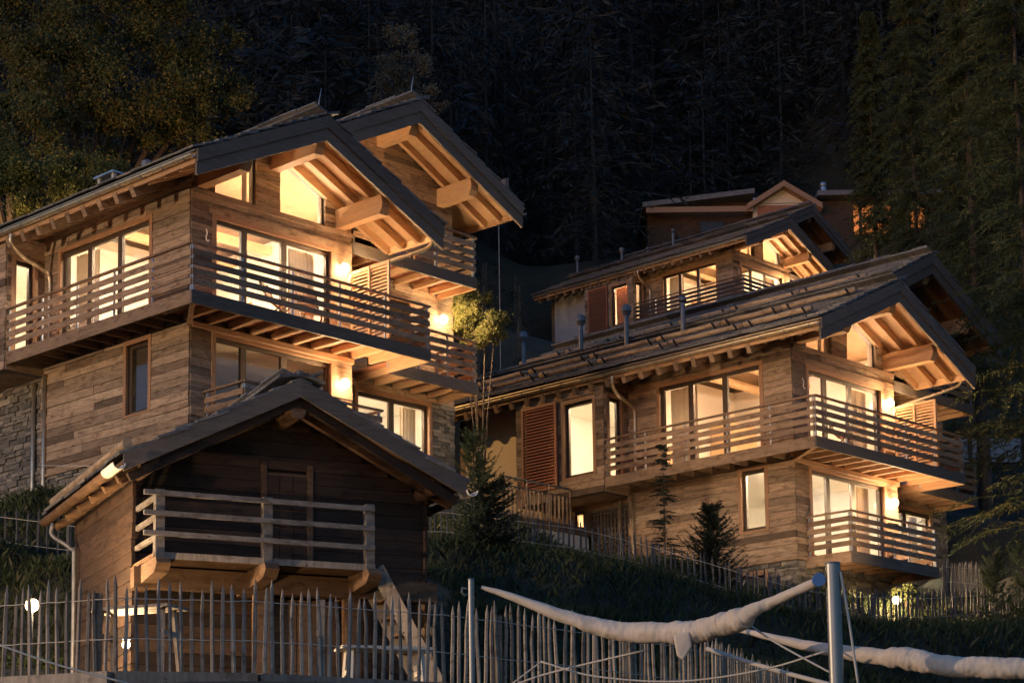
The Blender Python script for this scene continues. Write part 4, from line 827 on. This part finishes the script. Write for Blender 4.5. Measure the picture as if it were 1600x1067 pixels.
def conifer_quads(h, r, whorls, per, seg, droop=.35, wid=.16, up=0., start=.12, taper=.8, fine=0):
    out = []
    for i in range(whorls):
        f = start + (1 - start) * (i + nrng.random() * .8) / whorls; z = h * f; L0 = r * (1 - f) ** taper * nrng.uniform(.75, 1.15) + .06 * h * .1
        for k in range(per):
            a = nrng.random() * 2 * math.pi; L = L0 * nrng.uniform(.6, 1.1); dz = up - droop * nrng.uniform(.6, 1.3)
            d = np.array([math.cos(a), math.sin(a), 0]); s = np.array([-math.sin(a), math.cos(a), 0]); prev = np.array([0, 0, z])
            for j in range(seg):
                u = (j + 1) / seg; p = np.array([0, 0, z]) + d * L * u + np.array([0, 0, dz * L * u * u + up * L * .0])
                w_ = wid * L * (1.1 - u * .8) * nrng.uniform(.5, 1.2)
                if fine:
                    nf = fine
                    for q in range(nf):
                        c = prev + (p - prev) * nrng.random(); sd = s * nrng.choice([-1, 1]) + d * .5 + np.array([0, 0, nrng.uniform(-.9, .25)]); sd /= np.linalg.norm(sd); ln = w_ * nrng.uniform(.7, 1.6); ww = np.cross(sd, nrng.normal(size=3)); ww = ww / np.linalg.norm(ww) * ln * .13
                        out.append([c - ww, c + sd * ln * .5 - ww * 1.2, c + sd * ln, c + sd * ln * .5 + ww * 1.2])
                else:
                    t_ = np.array([0, 0, -w_ * .6]); out.append([prev, p + s * w_ + t_, p + (p - prev) * .3, p - s * w_ + t_])
                prev = p
    return np.array(out)
def fine_conifer(h, r, nb, nt, start=.1, taper=.65, droop=.5, tl=.22, tw=.018, hang=.8, bw=.02):
    f = start + (1 - start) * np.sort(nrng.random(nb)); a = nrng.random(nb) * 6.283; L = r * (1 - f) ** taper * nrng.uniform(.45, 1.12, nb) + .1
    d = np.stack([np.cos(a), np.sin(a), 0 * a], 1); dz = -droop * nrng.uniform(.4, 1.3, nb)
    bi = np.repeat(np.arange(nb), nt); u = nrng.random(nb * nt) ** .75; Lb = L[bi]
    P = np.stack([0 * u, 0 * u, h * f[bi]], 1) + d[bi] * (Lb * u)[:, None]; P[:, 2] += dz[bi] * Lb * u ** 2 + .25 * Lb * u * (1 - u) * 2 * .3
    s = np.stack([-d[bi][:, 1], d[bi][:, 0], 0 * u], 1) * nrng.choice([-1, 1], nb * nt)[:, None]
    T = s * nrng.uniform(.2, 1, nb * nt)[:, None] + d[bi] * nrng.uniform(.0, .9, nb * nt)[:, None]; T[:, 2] -= hang * nrng.uniform(-.3, 1.4, nb * nt)
    T /= np.linalg.norm(T, axis=1, keepdims=True); ln = tl * nrng.uniform(.5, 1.6, nb * nt) * (.5 + .5 * (1 - u)); W_ = np.cross(T, nrng.normal(size=T.shape)); W_ = W_ / np.linalg.norm(W_, axis=1, keepdims=True) * (tw * nrng.uniform(.6, 1.5, nb * nt))[:, None]
    T = T * ln[:, None]; tw_q = np.stack([P, P + T * .5 - W_, P + T, P + T * .5 + W_], 1)
    # branch wood as thin blades
    A = np.stack([0 * f, 0 * f, h * f], 1); E_ = A + d * L[:, None] * .9; E_[:, 2] += dz * L * .81; Mi = A + d * L[:, None] * .45; Mi[:, 2] += dz * L * .2 + .03 * L
    up_ = np.array([[0, 0, bw]]); br = np.stack([A, Mi - up_, E_, Mi + up_], 1)
    return np.concatenate([tw_q, br])
def conifer(name, label, base, h, r, mat, group=None, trunk=.16, whorls=26, per=7, seg=4, fine=5, cat='tree', **k):
    t = thing(name, label, cat, base, 0, group); rod(t, 'trunk', (0, 0, -.5), (0, 0, h * .98), trunk, 'bark', 9, .12)
    quads_mesh('crown', fine_conifer(h, r, **k['fc']) if 'fc' in k else conifer_quads(h, r, whorls, per, seg, fine=fine, **k), mat, t); return t
# dark forest on the hill: one mass
proto = []
proto = [fine_conifer(1, nrng.uniform(.14, .24), 80, 10, start=.08, taper=nrng.uniform(.55, .9), droop=nrng.uniform(.3, .9), tl=.06, tw=.0042, bw=.0015, hang=nrng.uniform(.5, 1.3)) for _ in range(7)]
allq = []
for i in range(1000):
    y = nrng.uniform(108, 190) if i % 5 else nrng.uniform(96, 118); x = nrng.uniform(-.34 * y, .34 * y)
    if i > 800: y = nrng.uniform(128.5, 160); x = nrng.uniform(-6, 42)
    h = nrng.uniform(6, 19) * (1 if i % 7 else 1.25)
    if y < 128 and x > y * .05 and x < 34: continue
    if y < 116 and x > -7 + (y - 96) * .3: continue
    if y < 96: continue
    if i > 930: y = nrng.uniform(70, 97); x = nrng.uniform(-7, .8); h = nrng.uniform(1.5, 4.5)
    a = nrng.random() * 6.28; R = np.array([[math.cos(a), -math.sin(a), 0], [math.sin(a), math.cos(a), 0], [0, 0, 1]]); wsc = nrng.uniform(.75, 1.35); q = proto[i % 7] @ R.T * np.array([h * wsc, h * wsc, h]); q[:, :, 0] += q[:, :, 2] * nrng.normal() * .03; q = q + np.array([x, y, gz1(x, y) - .5]); allq.append(q)
    allq.append(np.array([[[x - .12, y, gz1(x, y) - .5], [x + .12, y, gz1(x, y) - .5], [x + .03, y, gz1(x, y) + h * .9], [x - .03, y, gz1(x, y) + h * .9]]]))
fo = quads_mesh('forest', np.concatenate(allq), 'needle_forest', None, 'stuff'); tag(fo, 'dark conifer forest covering the hillside behind the chalets', 'forest')
# left lit trees
def lobes(pxs, base):
    b = Vector(base); return [tuple(Vector(at(px, py, D)) - b) + (r,) for px, py, D, r in pxs]
bs = at(150, 420, 78); base = (bs.x, bs.y, gz1(bs.x, bs.y))
broadleaf('broadleaf_tree', 'large autumn tree lit orange above the left roof', base, 15, lobes([(90, 60, 76, 2.6), (190, 30, 78, 2.6), (270, 60, 79, 2.1), (60, 140, 75, 2.2), (150, 130, 76, 2.4), (240, 140, 78, 2.2), (320, 150, 80, 1.7), (20, 40, 76, 2.2), (310, 90, 80, 1.5), (200, 200, 77, 1.8), (110, 210, 75, 1.9), (300, 205, 79, 1.3), (355, 150, 81, .9), (120, -40, 77, 2.6), (230, -30, 78, 2.4), (20, -60, 76, 2.5), (345, 60, 80, .9)], base), 150000, .062, 'leaf_autumn', trunk=.4)
bs = at(15, 380, 70); base = (bs.x, bs.y, gz1(bs.x, bs.y))
broadleaf('broadleaf_tree', 'orange leafed tree glowing at the left edge', base, 9, lobes([(20, 160, 71, 1.3), (60, 190, 71, 1.2), (20, 235, 70, 1.1), (70, 240, 71, .9), (-25, 200, 70, 1.4)], base), 30000, .058, 'leaf_autumn', trunk=.25)
bs = at(60, 400, 66); base = (bs.x, bs.y, gz1(bs.x, bs.y))
broadleaf('bush', 'dark green bushes behind the left roof edge', base, 5, lobes([(30, 300, 66, 1.3), (90, 290, 66, 1.2), (150, 275, 66, 1.0), (110, 310, 66, 1.0), (-10, 280, 66, 1.2)], base), 40000, .05, 'leaf_green', trunk=.15)
bs = at(630, 330, 112); base = (bs.x, bs.y, gz1(bs.x, bs.y))
broadleaf('birch_tree', 'slender pale tree standing out against the forest', base, 13, lobes([(628, 55, 112, 1.0), (622, 95, 112, 1.5), (640, 110, 112, 1.2), (605, 110, 112, 1.1), (650, 150, 112, 1.3), (620, 150, 112, 1.4), (680, 160, 112, .8)], base), 26000, .06, 'leaf_pale', trunk=.2)
bs = at(750, 600, 55.4); base = (bs.x, bs.y, gz1(bs.x, bs.y))
broadleaf('bush', 'rounded bush lit by the lamp right of the left chalet', base, 3.6, lobes([(738, 482, 55.3, .6), (722, 505, 55.3, .45), (758, 505, 55.2, .55), (732, 458, 55.5, .42), (772, 525, 55.2, .34), (740, 528, 55.3, .5)], base), 42000, .036, 'leaf_bush', trunk=.08)
# right conifers
for i, (px, py, D, h, r, lb) in enumerate(((1543, 840, 68, 24, 3.1, 'tall larch with bare lower trunk right of the right chalet'), (1625, 900, 60, 26, 3.6, 'big drooping larch at the right edge'), (1440, 560, 92, 19, 2.9, 'larch in front of the glowing far windows'), (1520, 600, 84, 22, 3.0, 'dense larch filling the upper right'), (1370, 420, 108, 14, 1.9, 'small dark larch beside the far chalet'))):
    b_ = at(px, py, D); conifer('larch_tree', lb, (b_.x, b_.y, b_.z if i != 3 else gz1(b_.x, b_.y)), h, r, 'needle_larch', 'larches at the right', trunk=.26 if i == 0 else .13, fc=dict(nb=520, nt=95, start=.2 if i == 0 else .06, taper=.55, droop=.45, tl=.30, tw=.016, hang=1.0))
def small(px, pyt, pyb, D, r, label, mat, **k):
    a_, b_ = at(px, pyt, D), at(px, pyb, D); g_ = gz1(b_.x, b_.y); zb = min(b_.z, g_ + .1) if g_ < b_.z else g_
    conifer(k.pop('name', 'young_conifer'), label, (b_.x, b_.y, zb), a_.z - zb, r, mat, None, **k)
small(1040, 680, 895, 48.5, .62, 'slim young spruce in front of the right chalet balcony', 'needle_dark', trunk=.03, fc=dict(nb=110, nt=60, start=.05, taper=.8, droop=.1, tl=.09, tw=.007, hang=.3))
small(1116, 788, 925, 48, .85, 'dark bushy pine beside the cellar door', 'needle_dark', trunk=.05, fc=dict(nb=200, nt=90, start=.02, taper=.5, droop=-.7, tl=.12, tw=.008, hang=-.5))
small(742, 655, 860, 44.3, .75, 'young pine between the barn and the right chalet', 'needle_pine', trunk=.04, fc=dict(nb=60, nt=150, start=.02, taper=.55, droop=-1.0, tl=.11, tw=.007, hang=-.4))
small(770, 740, 860, 44.6, .8, 'low dark pine at the foot of the young pine', 'needle_dark', trunk=.04, fc=dict(nb=130, nt=90, start=.02, taper=.45, droop=-.5, tl=.12, tw=.008, hang=-.3))
small(1556, 850, 985, 48.5, .55, 'young pine behind the fence at the right edge', 'needle_pine', trunk=.03, fc=dict(nb=50, nt=130, start=.05, taper=.55, droop=-1.0, tl=.11, tw=.007, hang=-.4))
small(1603, 840, 985, 49, .6, 'second young pine cut by the right edge', 'needle_pine', trunk=.03, fc=dict(nb=50, nt=130, start=.05, taper=.55, droop=-1.0, tl=.11, tw=.007, hang=-.4))
for i, (px, py, D, r, lb) in enumerate(((1470, 965, 49.2, .5, 'leafy shrub right of the lowest garden lamp'), (1500, 975, 49.4, .45, 'leafy shrub by the fence under the stone corner'), (1415, 925, 51.3, .32, 'climbing plant beside the lowest garden lamp'), (1365, 985, 49.0, .25, 'small plant lit below the lowest balcony'), (1530, 985, 49.0, .4, 'dark shrub near the right young pine'))):
    b_ = at(px, py, D); g_ = gz1(b_.x, b_.y); broadleaf('garden_shrub', lb, (b_.x, b_.y, g_), 1.0, [(0, 0, b_.z - g_, r), (r * .6, .1, b_.z - g_ - r * .3, r * .7), (-r * .6, 0, b_.z - g_ - r * .2, r * .7)], 2600, .045, 'leaf_green', None, .03)
# grass on the slope
n = 90000; gx = nrng.uniform(-3.5, 16, n); gy = nrng.uniform(29, 53, n); kx = (gx > -1.2 + 0 * gy) | (gy > 41); gx, gy = gx[kx], gy[kx]
g2 = 26000; gx = np.concatenate([gx, nrng.uniform(-14, -6.5, g2)]); gy = np.concatenate([gy, nrng.uniform(36, 45.5, g2)])
gzv = np.concatenate([gz(gx[i:i + 4000], gy[i:i + 4000]) for i in range(0, len(gx), 4000)]); n = len(gx)
hh = nrng.uniform(.08, .34, n); aa = nrng.random(n) * 6.28; lean = nrng.normal(size=(n, 2)) * .10; wv = nrng.uniform(.008, .02, n)
P = np.stack([gx, gy, gzv - .02], 1); s_ = np.stack([np.cos(aa), np.sin(aa), 0 * aa], 1) * wv[:, None]; T = P + np.stack([lean[:, 0], lean[:, 1], hh], 1); Mi = (P + T) / 2 + np.stack([-lean[:, 0] * .2, -lean[:, 1] * .2, hh * .1], 1)
go = quads_mesh('grass', np.stack([P - s_, P + s_, Mi + s_ * .8, T], 1), 'grass', None, 'stuff'); tag(go, 'long dark grass on the slopes around the chalets', 'grass')
# ---------------------------------------------------------------- street lamps that light the scene from the left
def street_lamp(label, loc, h, power, col, r=.15):
    t = thing('street_lamp', label, 'street lamp', loc, 0, 'street lamps'); rod(t, 'pole', (0, 0, 0), (0, 0, h - .4), .07, 'dark_metal', 10); rod(t, 'hood', (0, 0, h + .3), (0, 0, h + .42), .3, 'dark_metal', 14, .3)
    for a in range(4): rod(t, 'stay', (.22 * math.cos(a * 1.571), .22 * math.sin(a * 1.571), h - .4), (.25 * math.cos(a * 1.571), .25 * math.sin(a * 1.571), h + .3), .008, 'dark_metal', 5)
    rod(t, 'tray', (0, 0, h - .42), (0, 0, h - .38), .24, 'dark_metal', 14)
    l = bpy.data.lights.new('street_light', 'POINT'); l.energy = power; l.color = col; l.shadow_soft_size = r; lo = link('bulb', l, t, (0, 0, h)); return t
street_lamp('warm street lamp on the road at the left', (-36, 14, -1.7), 11.0, 17500 * LAMP_K, (1, .70, .42))
b_ = at(-70, 330, 66); street_lamp('orange street lamp below the autumn trees', (b_.x, b_.y, gz1(b_.x, b_.y)), 4.0, 3800 * LAMP_K, (1, .55, .2))
